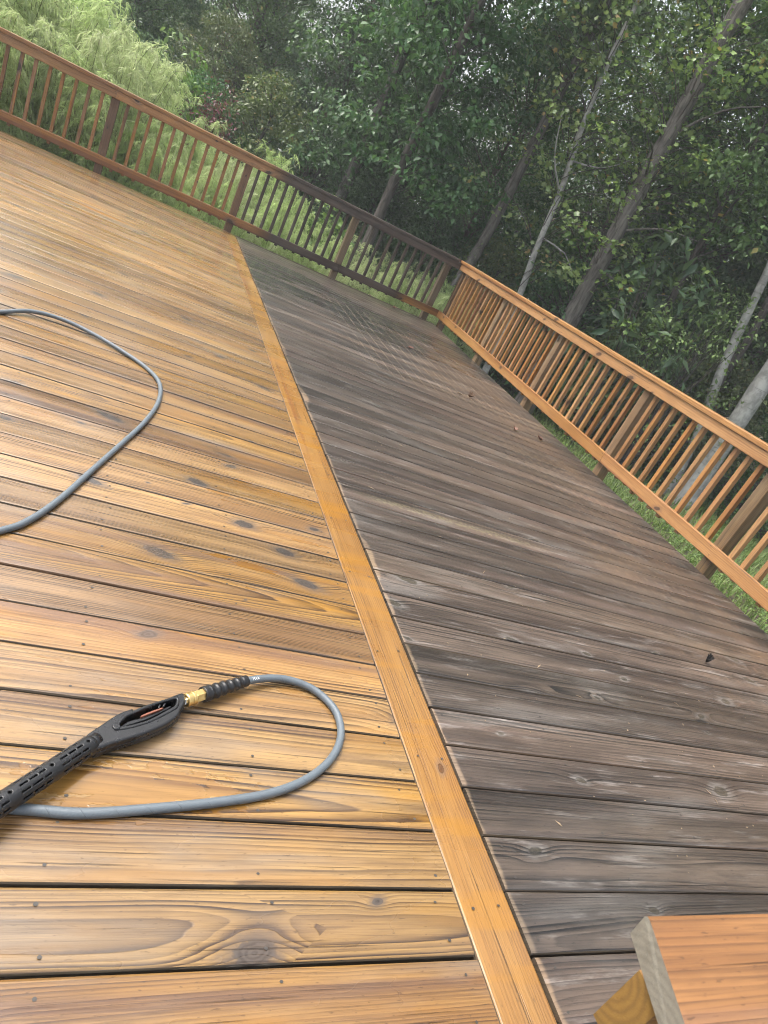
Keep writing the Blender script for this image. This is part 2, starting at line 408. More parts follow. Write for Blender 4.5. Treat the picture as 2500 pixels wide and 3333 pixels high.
# ------------------------------------------------------------------ lumber geometry (local x = along the grain)
def sides_shaded(me, mat, lim=0.75):
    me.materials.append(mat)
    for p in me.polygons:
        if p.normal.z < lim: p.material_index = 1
def lumber(name, L, W, T, bev=0.004, segs=1, wob=0.0, rng=None, skew0=0.0, skew1=0.0, ends=None):
    """a sawn board, centred in x and y, from z=-T to 0; top edges eased; ends may be cut askew"""
    hw = W / 2
    prof = [(-hw, -T), (hw, -T), (hw, -bev), (hw - bev * 0.35, -bev * 0.3), (hw - bev * 1.1, 0), (-hw + bev * 1.1, 0), (-hw + bev * 0.35, -bev * 0.3), (-hw, -bev)]
    n = len(prof)
    V, Fc = [], []
    for i in range(segs + 1):
        t = i / segs
        ja = rng.uniform(-wob, wob) if rng else 0
        jb = rng.uniform(-wob, wob) if rng else 0
        jz = rng.uniform(-wob, wob) * 0.5 if rng else 0
        for (py, pz) in prof:
            xx = -L / 2 + t * L
            if i == 0: xx += skew0 * py
            if i == segs: xx += skew1 * py
            V.append((xx, py + (jb if py > 0 else ja), pz + jz))
    for i in range(segs):
        for j in range(n):
            a = i * n + j; b = i * n + (j + 1) % n
            Fc.append((a, b, b + n, a + n))
    Fc.append(tuple(reversed(range(n)))); Fc.append(tuple(range(segs * n, segs * n + n)))
    me = bpy.data.meshes.new(name)
    me.from_pydata(V, [], Fc)
    me.update()
    return me

rng = random.Random(7)
X_DIV0, X_DIV1 = 1.0065, 1.1495
Y_FAR = 9.367
def x_edge(y): return 4.0662 + 0.01344 * y

# ------------------------------------------------------------------ the deck
deck = tag(empty('deck', (1.0, 4.5, 0)), 'wet pine deck, half washed golden, half weathered grey', kind='structure')
def in_deck(o):
    o.parent = deck
    o.matrix_parent_inverse = Matrix.Translation((-1.0, -4.5, 0))
    return o
PIT = 0.1445
nails_v, nails_f = [], []
def nail(x, y, z):
    b = len(nails_v); r = rng.uniform(0.0034, 0.0046); a0 = rng.uniform(0, 6)
    el = rng.uniform(0.7, 1.0)
    for i in range(7): nails_v.append((x + r * math.cos(a0 + i * 0.8976), y + el * r * math.sin(a0 + i * 0.8976), z + 0.0006))
    nails_f.append(tuple(range(b, b + 7)))
def courses(c0, x0f, x1f, mat, kmin, kmax, side):
    for k in range(kmin, kmax):
        y1 = c0 + (k + 1) * PIT; y0 = c0 + k * PIT
        y1 = min(y1, Y_FAR + 0.004)
        if y1 - y0 < 0.03: continue
        gap = rng.uniform(0.0038, 0.0075)
        W = y1 - y0 - gap
        yc = (y0 + y1) / 2
        x0, x1 = x0f(yc), x1f(yc)
        s1 = (0.01344 if side == 'r' else 0)
        me = lumber('deck_board', x1 - x0, W, 0.03, 0.0055, 5, 0.0011, rng, 0, s1)
        o = link('deck_board', me, None, mat); sides_shaded(me, M['dirty_shaded_side'])
        o.location = ((x0 + x1) / 2, yc, rng.uniform(-0.0012, 0.0012))
        o.rotation_euler = (rng.uniform(-0.012, 0.012), 0, rng.uniform(-0.0004, 0.0004))
        in_deck(o)
        xs = [0.955, 0.55, 0.15, -0.25, -0.65, -1.05, -1.45, -1.85, -2.25, -2.65] if side == 'l' else [1.19, 1.6, 2.0, 2.4, 2.8, 3.2, 3.6, 4.0]
        for xx in xs:
            for s_ in (-1, 1):
                nail(xx + rng.uniform(-0.014, 0.014), yc + s_ * W * rng.uniform(0.27, 0.34), 0.0008)
cL = 1.6256 - 14 * PIT
cR = 1.478 - 14 * PIT
courses(cL, lambda y: -3.0, lambda y: X_DIV0 - rng.uniform(0.0015, 0.0035), M['clean'], 0, 68, 'l')
courses(cR, lambda y: X_DIV1 + rng.uniform(0.005, 0.011), x_edge, M['old'], 0, 69, 'r')
me = lumber('divider_board', 4.88, X_DIV1 - X_DIV0, 0.03, 0.005, 12, 0.0006, rng)
o = link('divider_board', me, None, M['divider']); sides_shaded(me, M['dirty_shaded_side'], 0.5); o.location = (0.5 * (X_DIV0 + X_DIV1), Y_FAR - 0.004 - 2.44, 0.0002); o.rotation_euler = (0, 0, R(90)); in_deck(o)
me = lumber('divider_board', 5.1, X_DIV1 - X_DIV0, 0.03, 0.005, 6, 0.0006, rng)
o = link('divider_board', me, None, M['divider']); sides_shaded(me, M['dirty_shaded_side'], 0.5); o.location = (0.5 * (X_DIV0 + X_DIV1), Y_FAR - 0.004 - 4.88 - 0.002 - 2.55, 0.0002); o.rotation_euler = (0, 0, R(90)); in_deck(o)
y = 0.3
while y < 9.3:
    for xx in (X_DIV0 + 0.03, X_DIV1 - 0.03): nail(xx + rng.uniform(-0.006, 0.006), y + rng.uniform(-0.03, 0.03), 0.0019)
    y += 0.42
me = bpy.data.meshes.new('nail_heads'); me.from_pydata(nails_v, [], nails_f); me.update()
o = link('nail_heads', me, None, M['nail']); tag(o, kind='stuff'); in_deck(o)
# framing below
def beam(name, p0, p1, W, T, mat, parent_fn, roll=0.0):
    p0, p1 = Vector(p0), Vector(p1); dv = p1 - p0
    me = lumber(name, dv.length, W, T, 0.003)
    o = link(name, me, None, mat)
    o.location = (p0 + p1) / 2
    o.rotation_euler = (roll, -math.asin(dv.z / dv.length), math.atan2(dv.y, dv.x))
    parent_fn(o)
    return o
for xx in [-2.65, -2.25, -1.85, -1.45, -1.05, -0.65, -0.25, 0.15, 0.55, 0.96, 1.19, 1.6, 2.0, 2.4, 2.8, 3.2, 3.6, 3.98]:
    beam('joist', (xx, -0.4, -0.034), (xx, 9.29, -0.034), 0.038, 0.19, M['frame'], in_deck)
beam('rim_joist', (-3.0, 9.322, -0.034), (4.10, 9.322, -0.034), 0.038, 0.235, M['frame'], in_deck)
beam('rim_joist', (x_edge(9.30) - 0.045, 9.296, -0.034), (x_edge(-0.4) - 0.045, -0.4, -0.034), 0.038, 0.235, M['frame'], in_deck)
for (xx, yy) in [(-2.6, 9.2), (-0.8, 9.2), (1.0, 9.2), (2.8, 9.2), (3.9, 7.4), (3.9, 5.2), (3.9, 3.0), (3.9, 0.8), (-1.2, 6.0), (1.2, 6.0), (-1.2, 3), (1.2, 3)]:
    me = lumber('support_post', 0.66, 0.14, 0.14, 0.004)
    o = link('support_post', me, None, M['frame']); o.rotation_euler = (0, R(-90), 0); o.location = (xx - 0.07, yy, -0.57); in_deck(o)

# ------------------------------------------------------------------ railings
Z_CAP, Z_FACE, Z_FACE_B, Z_BOT_T, Z_BOT_B = 0.957, 0.9195, 0.831, 0.203, 0.105
def vertical(name, parent, x, y, z0, z1, w, d, mat, yaw=0.0):
    """upright of section w (across the rail) by d; grain runs up"""
    me = lumber(name, z1 - z0, w, d, 0.0035 if w > 0.06 else 0.0022)
    o = link(name, me, parent, mat)
    # local x -> up, local z -> outward
    o.matrix_world = Matrix.Translation((x, y, (z0 + z1) / 2)) @ Matrix.Rotation(yaw, 4, 'Z') @ Matrix(((0, 1, 0, 0), (0, 0, -1, 0), (1, 0, 0, 0), (0, 0, 0, 1))) 
    return o

def railing(name, label, p0, p1, posts, nbal, mats, face_joints, bot_joints, cap_joints, bal_mat, post_mat, first=0, extra_bal=0):
    """p0->p1 is the inner face line; outside is to the left of the direction p0->p1 when flip=+1"""
    root = empty(name, (p0[0], p0[1], 0))
    bpy.context.view_layer.update()
    tag(root, label, 'railing')
    a, b = Vector((*p0, 0)), Vector((*p1, 0))
    dv = (b - a); Ln = dv.length; t = dv / Ln
    outv = Vector((-t.y, t.x, 0))
    yaw = math.atan2(t.y, t.x)
    inv = Matrix.Translation((-p0[0], -p0[1], 0))
    def put(o):
        mw = o.matrix_world.copy()
        o.parent = root
        o.matrix_parent_inverse = inv
    def horiz(nm, s0, s1, W, T, off, ztop, flat, mat, sk0=0.0, sk1=0.0, segs=3):
        me = lumber(nm, s1 - s0, W if flat else T, T if flat else W, 0.0045, segs, 0.0006, rng, sk0, sk1)
        # on-edge boards keep their wide face towards the deck: roll them so local z points inwards
        o = link(nm, me, None, mat)
        c = a + t * ((s0 + s1) / 2)
        if flat:
            o.location = c + outv * off + Vector((0, 0, ztop)); o.rotation_euler = (0, 0, yaw)
        else:
            o.location = c + outv * off + Vector((0, 0, ztop)); o.rotation_euler = (0, 0, yaw)
        put(o)
        return o
    def edgewise(nm, s0, s1, height, thick, ztop, mat, sk0=0.0, sk1=0.0):
        # wide face is local top; rotate about x by +90 so local z -> -outward (towards deck)
        me = lumber(nm, s1 - s0, height, thick, 0.0045, 3, 0.0005, rng)
        o = link(nm, me, None, mat)
        c = a + t * ((s0 + s1) / 2)
        o.matrix_world = Matrix.Translation(c + Vector((0, 0, ztop - height / 2))) @ Matrix.Rotation(yaw, 4, 'Z') @ Matrix.Rotation(R(90), 4, 'X')
        mw = o.matrix_world.copy(); o.parent = root; o.matrix_parent_inverse = inv
        return o
    cuts = [0.0] + cap_joints + [Ln]
    for i in range(len(cuts) - 1):
        horiz('cap_board', cuts[i] + 0.001, cuts[i + 1] - 0.001, 0.14, 0.0365, 0.058, Z_CAP, True, mats['cap'],
              mats.get('mit0', 0) if i == 0 else 0, mats.get('mit1', 0) if i == len(cuts) - 2 else 0)
    cuts = [0.0] + face_joints + [Ln]
    for i in range(len(cuts) - 1):
        edgewise('top_rail', cuts[i] + 0.0015, cuts[i + 1] - 0.0015, Z_FACE - Z_FACE_B, 0.036, Z_FACE, mats['face'])
    cuts = [0.0] + bot_joints + [Ln]
    for i in range(len(cuts) - 1):
        edgewise('bottom_rail', cuts[i] + 0.0015, cuts[i + 1] - 0.0015, Z_BOT_T - Z_BOT_B, 0.036, Z_BOT_T, mats['bot'])
    def upright(nm, s, z0, z1, w, d, mat, off):
        me = lumber(nm, z1 - z0, w, d, 0.0035 if w > 0.06 else 0.0022, 1 if w > 0.06 else 2, 0.0005 if w > .06 else 0.0008, rng)
        o = link(nm, me, None, mat)
        c = a + t * s + outv * off
        # local x -> up, local y -> along the rail, local z -> towards the deck
        m3 = Matrix(((0, t.x, -outv.x), (0, t.y, -outv.y), (1, 0, 0))).to_4x4()
        o.matrix_world = Matrix.Translation(c + Vector((0, 0, (z0 + z1) / 2))) @ m3 @ Matrix.Rotation(rng.uniform(-0.004, 0.004), 4, 'Z')
        o.parent = root; o.matrix_parent_inverse = inv
        return o
    sv, sf = [], []
    def screw(s_, z_):
        b_ = len(sv); c_ = a + t * s_ - outv * 0.0007; r_ = 0.0045
        for q_ in range(8): sv.append(tuple(c_ + t * (r_ * math.cos(q_ * 0.7854)) + Vector((0, 0, z_ + r_ * math.sin(q_ * 0.7854)))))
        sf.append(tuple(range(b_, b_ + 8)))
    for s in posts:
        for ds, z_ in ((-0.02, 0.90), (0.018, 0.855), (-0.016, 0.185), (0.02, 0.13)): screw(s + ds + rng.uniform(-.006, .006), z_ + rng.uniform(-.006, .006))
    ms = bpy.data.meshes.new('screw_heads'); ms.from_pydata(sv, [], sf); ms.update()
    so = link('screw_heads', ms, None, M['nail']); tag(so, kind='stuff'); so.parent = root; so.matrix_parent_inverse = inv
    for i, s in enumerate(posts):
        upright('post', s, -0.9, Z_FACE - 0.001, 0.089, 0.089, post_mat(i, s), 0.0375)
        if i + 1 < len(posts):
            n = nbal[i] if i < len(nbal) else nbal[-1]
            e = posts[i + 1]
            for j in range(n):
                sb = s + (e - s) * (j + 1) / (n + 1) + rng.uniform(-0.006, 0.006)
                upright('baluster', sb, 0.085 + rng.uniform(-0.012, 0.012), Z_FACE - 0.012, 0.036, 0.036, bal_mat(sb), 0.0375)
    return root

# far railing: from the left, out of frame, to the corner (outside is +y)
XL0 = -3.55
far_posts = [p - XL0 for p in (-3.48, -2.06, -0.547, 1.048, 2.548, 4.04)]
far = railing('deck_railing', 'long far railing, washed brown at left and blackened with mildew towards the corner',
    (XL0, Y_FAR), (4.196, Y_FAR), far_posts, [10, 10, 11, 11, 10],
    {'cap': M['rail_mix'], 'face': M['rail_mix'], 'bot': M['rail_mix'], 'mit1': 0.9},
    [-0.55 - XL0], [2.56 - XL0], [-0.54 - XL0],
    lambda s: M['bal_old'] if s + XL0 > 1.1 else M['bal_brown'],
    lambda i, s: M['post_old'] if s + XL0 > 2 else M['post_brown'])
# side railing: from the corner towards the camera on the right (outside is +x)
sp = [9.27, 7.74, 6.24, 4.64, 3.14, 1.62, 0.1]
side = railing('deck_railing', 'washed orange side railing running from the far corner towards the right edge',
    (x_edge(9.38) + 0.002, 9.38), (x_edge(-0.2) + 0.002, -0.2), [9.38 - q for q in sp], [11, 11, 11, 11, 11, 11],
    {'cap': M['rail_clean'], 'face': M['rail_clean'], 'bot': M['rail_clean'], 'mit0': 0.9},
    [9.38 - 1.62], [9.38 - 4.63], [9.38 - 1.62],
    lambda s: M['rail_clean'], lambda i, s: M['post_brown'] if i == 0 else M['post_tan'])

# near rail end at the lower right corner of the view
near = tag(empty('stair_rail', (0.671, 0.23, 0)), 'close orange board of a low rail with grey end grain, in the bottom right corner', 'rail')
bpy.context.view_layer.update()
ninv = Matrix.Translation((-0.671, -0.23, 0))
me = lumber('cap_board', 1.5, 0.14, 0.038, 0.006, 3, 0.0004, rng, 0.30, 0.0)
bm = bmesh.new(); bm.from_mesh(me)
for v in bm.verts:                               # worn, out-of-square near end
    if v.co.x < -0.7:
        if v.co.y > 0.05: v.co.x += 0.004; v.co.y -= 0.003
        if v.co.z < -0.03: v.co.x += 0.004
bm.to_mesh(me); bm.free()
o = link('cap_board', me, None, M['near_cap']); me.materials.append(M['end_grey'])
for p in me.polygons:
    if p.normal.x < -0.7: p.material_index = 1
o.location = (0.671 + 0.75 - 0.021, 0.300 - 0.07, 0.70); o.parent = near; o.matrix_parent_inverse = ninv
me = lumber('top_rail', 1.47, 0.089, 0.038, 0.006, 2, 0.0004, rng)
o = link('top_rail', me, None, M['rail_clean']); me.materials.append(M['end_ochre'])
for p in me.polygons:
    if p.normal.x < -0.7: p.material_index = 1
o.matrix_world = Matrix.Translation((0.664 + 0.735, 0.222, 0.661 - 0.0445)) @ Matrix.Rotation(R(90), 4, 'X')
o.parent = near; o.matrix_parent_inverse = ninv
for xx in (0.93, 2.0):
    me = lumber('post', 0.657, 0.089, 0.089, 0.004)
    o = link('post', me, None, M['rail_clean'])
    o.matrix_world = Matrix.Translation((xx, 0.2195, 0.332)) @ Matrix(((0, 1, 0, 0), (0, 0, 1, 0), (1, 0, 0, 0), (0, 0, 0, 1)))
    o.parent = near; o.matrix_parent_inverse = ninv

# ------------------------------------------------------------------ pressure hose and gun
def catmull(pts, step=0.012):
    P = [Vector(p) for p in pts]
    P = [P[0] * 2 - P[1]] + P + [P[-1] * 2 - P[-2]]
    out = []
    for i in range(1, len(P) - 2):
        n = max(2, int((P[i + 1] - P[i]).length / step))
        for j in range(n):
            t = j / n
            p0, p1, p2, p3 = P[i - 1], P[i], P[i + 1], P[i + 2]
            out.append(0.5 * ((2 * p1) + (p2 - p0) * t + (2 * p0 - 5 * p1 + 4 * p2 - p3) * t * t + (3 * p1 - p0 - 3 * p2 + p3) * t ** 3))
    out.append(P[-2])
    return out

def frames(path):
    fr = []
    upv = Vector((0, 0, 1))
    for i, p in enumerate(path):
        tg = (path[min(i + 1, len(path) - 1)] - path[max(i - 1, 0)]).normalized()
        sd_ = tg.cross(upv)
        if sd_.length < 1e-4: sd_ = Vector((1, 0, 0))
        sd_.normalize()
        fr.append((tg, sd_, sd_.cross(tg).normalized()))
    return fr

def tube(name, path, radius, n=20, uv=False, cap=True, smooth=True):
    """radius: number or list per path point"""
    fr = frames(path)
    rad = radius if isinstance(radius, (list, tuple)) else [radius] * len(path)
    V, Fc = [], []
    for p, (tg, s_, u_), r in zip(path, fr, rad):
        for j in range(n):
            a = 2 * math.pi * j / n
            V.append(p + s_ * (r * math.cos(a)) + u_ * (r * math.sin(a)))
    for i in range(len(path) - 1):
        for j in range(n):
            k = (j + 1) % n
            Fc.append((i * n + j, i * n + k, (i + 1) * n + k, (i + 1) * n + j))
    nb = len(Fc)
    if cap:
        Fc.append(tuple(reversed(range(n)))); Fc.append(tuple(range((len(path) - 1) * n, len(path) * n)))
    me = bpy.data.meshes.new(name)
    me.from_pydata([tuple(v) for v in V], [], Fc)
    if smooth: me.polygons.foreach_set('use_smooth', [i < nb for i in range(len(Fc))])
    if uv:
        acc = [0.0]
        for i in range(1, len(path)): acc.append(acc[-1] + (path[i] - path[i - 1]).length)
        lay = me.uv_layers.new(name='UVMap')
        for pi in range(nb):
            i, j = divmod(pi, n)
            ls = me.polygons[pi].loop_start
            for c, (ii, jj) in enumerate(((i, j), (i, j + 1), (i + 1, j + 1), (i + 1, j))):
                lay.data[ls + c].uv = (acc[ii], jj / n)
    me.update()
    return me

HR = 0.0103
hose_pts = [(0.548, 1.2935, 0.0265), (0.616, 1.322, 0.022), (0.682, 1.333, 0.018), (0.755, 1.315, 0.0135), (0.806, 1.259, 0.0107), (0.813, 1.189, 0.0104),
            (0.788, 1.120, 0.0104), (0.737, 1.057, 0.0104), (0.663, 1.003, 0.0104), (0.571, 0.963, 0.0104), (0.457, 0.935, 0.0104), (0.328, 0.911, 0.0104),
            (0.202, 0.892, 0.0104), (0.115, 0.893, 0.0104), (0.03, 0.90, 0.0104), (-0.12, 0.94, 0.0104), (-0.34, 1.06, 0.0104), (-0.44, 1.22, 0.0104),
            (-0.42, 1.40, 0.0104), (-0.30, 1.56, 0.0104), (-0.111, 1.752, 0.0104), (-0.048, 1.842, 0.0104), (0.015, 2.0, 0.0104), (0.085, 2.228, 0.0104),
            (0.171, 2.508, 0.0104), (0.243, 2.752, 0.0104), (0.295, 3.015, 0.0104), (0.298, 3.25, 0.0104), (0.235, 3.403, 0.0104), (0.108, 3.527, 0.012),
            (-0.048, 3.621, 0.018), (-0.198, 3.659, 0.024), (-0.334, 3.624, 0.022), (-0.445, 3.497, 0.0104), (-0.62, 3.25, 0.0104), (-0.95, 3.1, 0.0104), (-1.5, 3.2, 0.0104), (-2.6, 3.4, 0.0104)]
hose = tag(empty('pressure_hose', (0.548, 1.29, 0)), 'grey high pressure hose looping across the wet golden boards', 'hose')
hinv = Matrix.Translation((-0.548, -1.29, 0))
def in_hose(o): o.parent = hose; o.matrix_parent_inverse = hinv; return o
hp = catmull(hose_pts)
tubeo = in_hose(link('hose_tube', tube('hose_tube', hp, HR, 20, True), None, M['hose']))
# strain relief: black ribbed sleeve, brass coupling
A, B = Vector((0.4335, 1.2225, 0.0285)), Vector((0.553, 1.2955, 0.0265))
path, rad = [], []
NS = 72
for i in range(NS + 1):
    t = i / NS
    path.append(A.lerp(B, t) + Vector((0, 0, 0)))
    base = 0.0200 - 0.0052 * t
    ribs = 0.0026 * max(0.0, math.sin((t - 0.10) / 0.78 * 5 * 2 * math.pi)) ** 0.7 if 0.10 < t < 0.88 else 0.0
    dip = -0.0018 if 0.10 < t < 0.88 else 0.0
    rad.append(base + ribs + dip)
rad[0] *= 0.93
in_hose(link('strain_relief', tube('strain_relief', path, rad, 28), None, M['rubber']))
D = (B - A).normalized()
G0 = Vector((0.3905, 1.1960, 0.0290))
D2 = (A - G0).normalized()
L2 = (A - G0).length
def along(lst, n, mat, name, parent_fn, smooth=True):
    pth, rd = [], []
    for (s_, r_) in lst: pth.append(G0 + D2 * s_); rd.append(r_)
    return parent_fn(link(name, tube(name, pth, rd, n, smooth=smooth), None, mat))
along([(0.0, 0.0135), (0.001, 0.0158), (0.003, 0.0168), (0.014, 0.0168), (0.0155, 0.0158), (0.017, 0.0158), (0.0185, 0.0172), (0.0245, 0.0172), (0.026, 0.016), (0.0275, 0.0145)], 32, M['brass'], 'coupling_collar', in_hose, False)
along([(0.0265, 0.0148), (0.028, 0.0156), (L2 + 0.004, 0.0156)], 6, M['brass'], 'hex_nut', in_hose, False)
# lettering printed along the jacket
def wrap_text(body, s0, size, ang):
    cu = bpy.data.curves.new('lettering', 'FONT'); cu.body = body; cu.size = size; cu.resolution_u = 2
    ob = bpy.data.objects.new('lettering', cu); COL.objects.link(ob)
    bpy.context.view_layer.update()
    me = bpy.data.meshes.new_from_object(ob.evaluated_get(bpy.context.evaluated_depsgraph_get()))
    bpy.data.objects.remove(ob)
    acc = [0.0]
    for i in range(1, len(hp)): acc.append(acc[-1] + (hp[i] - hp[i - 1]).length)
    fr = frames(hp)
    for v in me.vertices:
        s_ = s0 + v.co.x
        i = max(0, min(len(hp) - 2, int(np.searchsorted(acc, s_)) - 1))
        t = (s_ - acc[i]) / max(1e-6, acc[i + 1] - acc[i])
        p = hp[i].lerp(hp[i + 1], t); tg, sdv, uv_ = fr[i]
        a = ang - (v.co.y - size * 0.35) / HR
        v.co = p + (sdv * math.cos(a + math.pi) + uv_ * math.sin(a)) * (HR + 0.0004)
    me.materials.clear(); me.materials.append(M['print'])
    o = bpy.data.objects.new('printed_lettering', me); COL.objects.link(o)
    return o
try:
    lt = wrap_text("MAX", 0.020, 0.0105, R(115))
    lt.parent = tubeo
    lt.matrix_parent_inverse = Matrix.Identity(4)
except Exception as e:
    print('lettering skipped', e)

gun = tag(empty('pressure_washer_gun', (0.28, 1.1, 0)), 'black pressure washer spray gun with slotted lance lying beside the hose', 'spray gun')
ginv = Matrix.Translation((-0.28, -1.1, 0))
def in_gun(o): o.parent = gun; o.matrix_parent_inverse = ginv; return o
def plate(name, outer, holes, z0, half, bev, mat, smooth_loops=True):
    cu = bpy.data.curves.new(name, 'CURVE'); cu.dimensions = '2D'; cu.fill_mode = 'BOTH'
    cu.extrude = half - bev; cu.bevel_depth = bev; cu.bevel_resolution = 3; cu.offset = -bev
    for lp in [outer] + holes:
        if smooth_loops:
            q = [Vector((p[0], p[1], 0)) for p in lp]; n = len(q); pts = []
            for i in range(n):
                p0, p1, p2, p3 = q[i - 1], q[i], q[(i + 1) % n], q[(i + 2) % n]
                for j in range(4):
                    t = j / 4
                    pts.append(0.5 * ((2 * p1) + (p2 - p0) * t + (2 * p0 - 5 * p1 + 4 * p2 - p3) * t * t + (3 * p1 - p0 - 3 * p2 + p3) * t ** 3))
        else: pts = [Vector((p[0], p[1], 0)) for p in lp]
        spn = cu.splines.new('POLY'); spn.points.add(len(pts) - 1)
        for i, p in enumerate(pts): spn.points[i].co = (p.x, p.y, 0, 1)
        spn.use_cyclic_u = True
    ob = bpy.data.objects.new(name, cu); COL.objects.link(ob)
    bpy.context.view_layer.update()
    me = bpy.data.meshes.new_from_object(ob.evaluated_get(bpy.context.evaluated_depsgraph_get()))
    bpy.data.objects.remove(ob)
    me.name = name
    o = link(name, me, None, None); me.materials.clear(); me.materials.append(mat)
    o.location = (0, 0, z0)
    return o
outer = [(0.1775, 1.052), (0.208, 1.089), (0.229, 1.113), (0.244, 1.127), (0.262, 1.139), (0.270, 1.1405), (0.276, 1.138), (0.324, 1.171), (0.372, 1.2065), (0.384, 1.2085), (0.390, 1.196), (0.388, 1.178),
         (0.379, 1.157), (0.371, 1.137), (0.346, 1.109), (0.306, 1.080), (0.268, 1.058), (0.231, 1.038), (0.209, 1.024), (0.201, 1.0215), (0.187, 1.037)]
hole = [(0.243, 1.087), (0.255, 1.112), (0.276, 1.129), (0.314, 1.157), (0.361, 1.184), (0.3655, 1.178), (0.361, 1.163), (0.346, 1.149), (0.311, 1.118), (0.285, 1.101), (0.252, 1.086)]
in_gun(plate('gun_body', outer, [hole], 0.0235, 0.0165, 0.006, M['black']))
rim_o = [(0.234, 1.078), (0.248, 1.116), (0.272, 1.136), (0.312, 1.1635), (0.362, 1.192), (0.373, 1.186), (0.369, 1.160), (0.352, 1.142), (0.315, 1.111), (0.288, 1.094), (0.252, 1.077)]
in_gun(plate('trigger_guard_rim', rim_o, [hole], 0.0240, 0.0185, 0.003, M['black']))
trig = [(0.246, 1.090), (0.262, 1.098), (0.300, 1.120), (0.335, 1.148), (0.352, 1.162), (0.356, 1.170), (0.348, 1.1675), (0.322, 1.147), (0.290, 1.125), (0.262, 1.110)]
in_gun(plate('trigger', trig, [], 0.022, 0.010, 0.003, M['black']))
lock = [(0.290, 1.1225), (0.312, 1.1375), (0.334, 1.1525), (0.337, 1.1575), (0.330, 1.1555), (0.308, 1.1415), (0.289, 1.1275)]
in_gun(plate('trigger_lock', lock, [], 0.026, 0.011, 0.002, M['orange']))
for (cx, cy) in ((0.327, 1.160), (0.338, 1.166)):
    in_gun(plate('valve_pin', [(cx - 0.003, cy - 0.006), (cx + 0.001, cy - 0.0055), (cx + 0.004, cy + 0.004), (cx, cy + 0.0045)], [], 0.026, 0.012, 0.001, M['black'], False))
# seam ridge around the moulded body halves and a pivot boss
seam_path = [Vector((p[0] + (p[0] - 0.28) * 0.006, p[1] + (p[1] - 1.11) * 0.006, 0.0245)) for p in outer[10:20]]
in_gun(link('mould_seam', tube('mould_seam', catmull([tuple(p) for p in seam_path], 0.004), 0.0011, 8), None, M['black']))
in_gun(link('pivot_boss', tube('pivot_boss', [Vector((0.2365, 1.082, 0.03)), Vector((0.2365, 1.082, 0.0425)), Vector((0.2365, 1.082, 0.0440))], [0.0085, 0.0085, 0.0065], 20), None, M['black']))
# steel hex inlet between gun and brass collar
HX = [(-0.013, 0.0108), (-0.004, 0.0108), (-0.003, 0.0085), (0.003, 0.0085)]
along(HX, 6, M['steel'], 'inlet_nut', in_gun, False)
# lance: slotted shroud over a bright pipe
S0 = Vector((0.1925, 1.0395, 0.0285))
S1 = Vector((0.050, 0.8725, 0.0455))
SD = (S1 - S0).normalized()
SL = 0.62
tg = SD; sdv = tg.cross(Vector((0, 0, 1))).normalized(); upv = sdv.cross(tg).normalized()
NA, DX = 72, 0.002
NX = int(SL / DX)
SR = 0.0215
def slot(sx, ang):
    """True where the shroud is cut open"""
    per = 0.094
    for row, (a0, w) in enumerate(((0.0, 0.0026), (0.62, 0.0026), (-0.62, 0.0026), (1.24, 0.0026), (2.2, 0.003), (3.1416, 0.003), (-2.2, 0.003), (-1.24, 0.003))):
        da = (ang - (math.pi / 2 + a0) + math.pi) % (2 * math.pi) - math.pi
        yy = da * SR
        if abs(yy) > 0.004: continue
        q = (sx - 0.012) % per
        for (c, hl) in (((0.027, 0.0065), (0.047, 0.0095), (0.069, 0.0095)) if row % 2 == 0 else ((0.022, 0.0085), (0.046, 0.0125), (0.072, 0.0105))):
            dxs = max(0.0, abs(q - c) - (hl - w))
            if dxs * dxs + yy * yy < w * w: return True
        if row == 0 and sx > 0.01:
            if (q - 0.004) ** 2 + yy * yy < 0.0036 ** 2: return True
    return False
V, Fc = [], []
for i in range(NX + 1):
    p = S0 + SD * (i * DX)
    rr = SR * (1.0 if i > 2 else (0.93 + 0.0233 * i))
    for j in range(NA):
        a = 2 * math.pi * j / NA
        V.append(tuple(p + sdv * (rr * math.cos(a)) + upv * (rr * math.sin(a))))
for i in range(NX):
    for j in range(NA):
        if slot((i + 0.5) * DX, 2 * math.pi * (j + 0.5) / NA): continue
        k = (j + 1) % NA
        Fc.append((i * NA + j, (i + 1) * NA + j, (i + 1) * NA + k, i * NA + k))
me = bpy.data.meshes.new('lance_shroud'); me.from_pydata(V, [], Fc)
me.polygons.foreach_set('use_smooth', [True] * len(Fc)); me.update()
o = in_gun(link('lance_shroud', me, None, M['black']))
md = o.modifiers.new('thickness', 'SOLIDIFY'); md.thickness = 0.0026; md.offset = -1
in_gun(link('lance_pipe', tube('lance_pipe', [S0 + SD * -0.01, S0 + SD * 0.9], 0.0180, 28), None, M['steel']))
in_gun(link('lance_collar', tube('lance_collar', [S0 - SD * 0.016, S0 + SD * 0.001, S0 + SD * 0.003], [0.0185, 0.0185, 0.017], 28), None, M['black']))

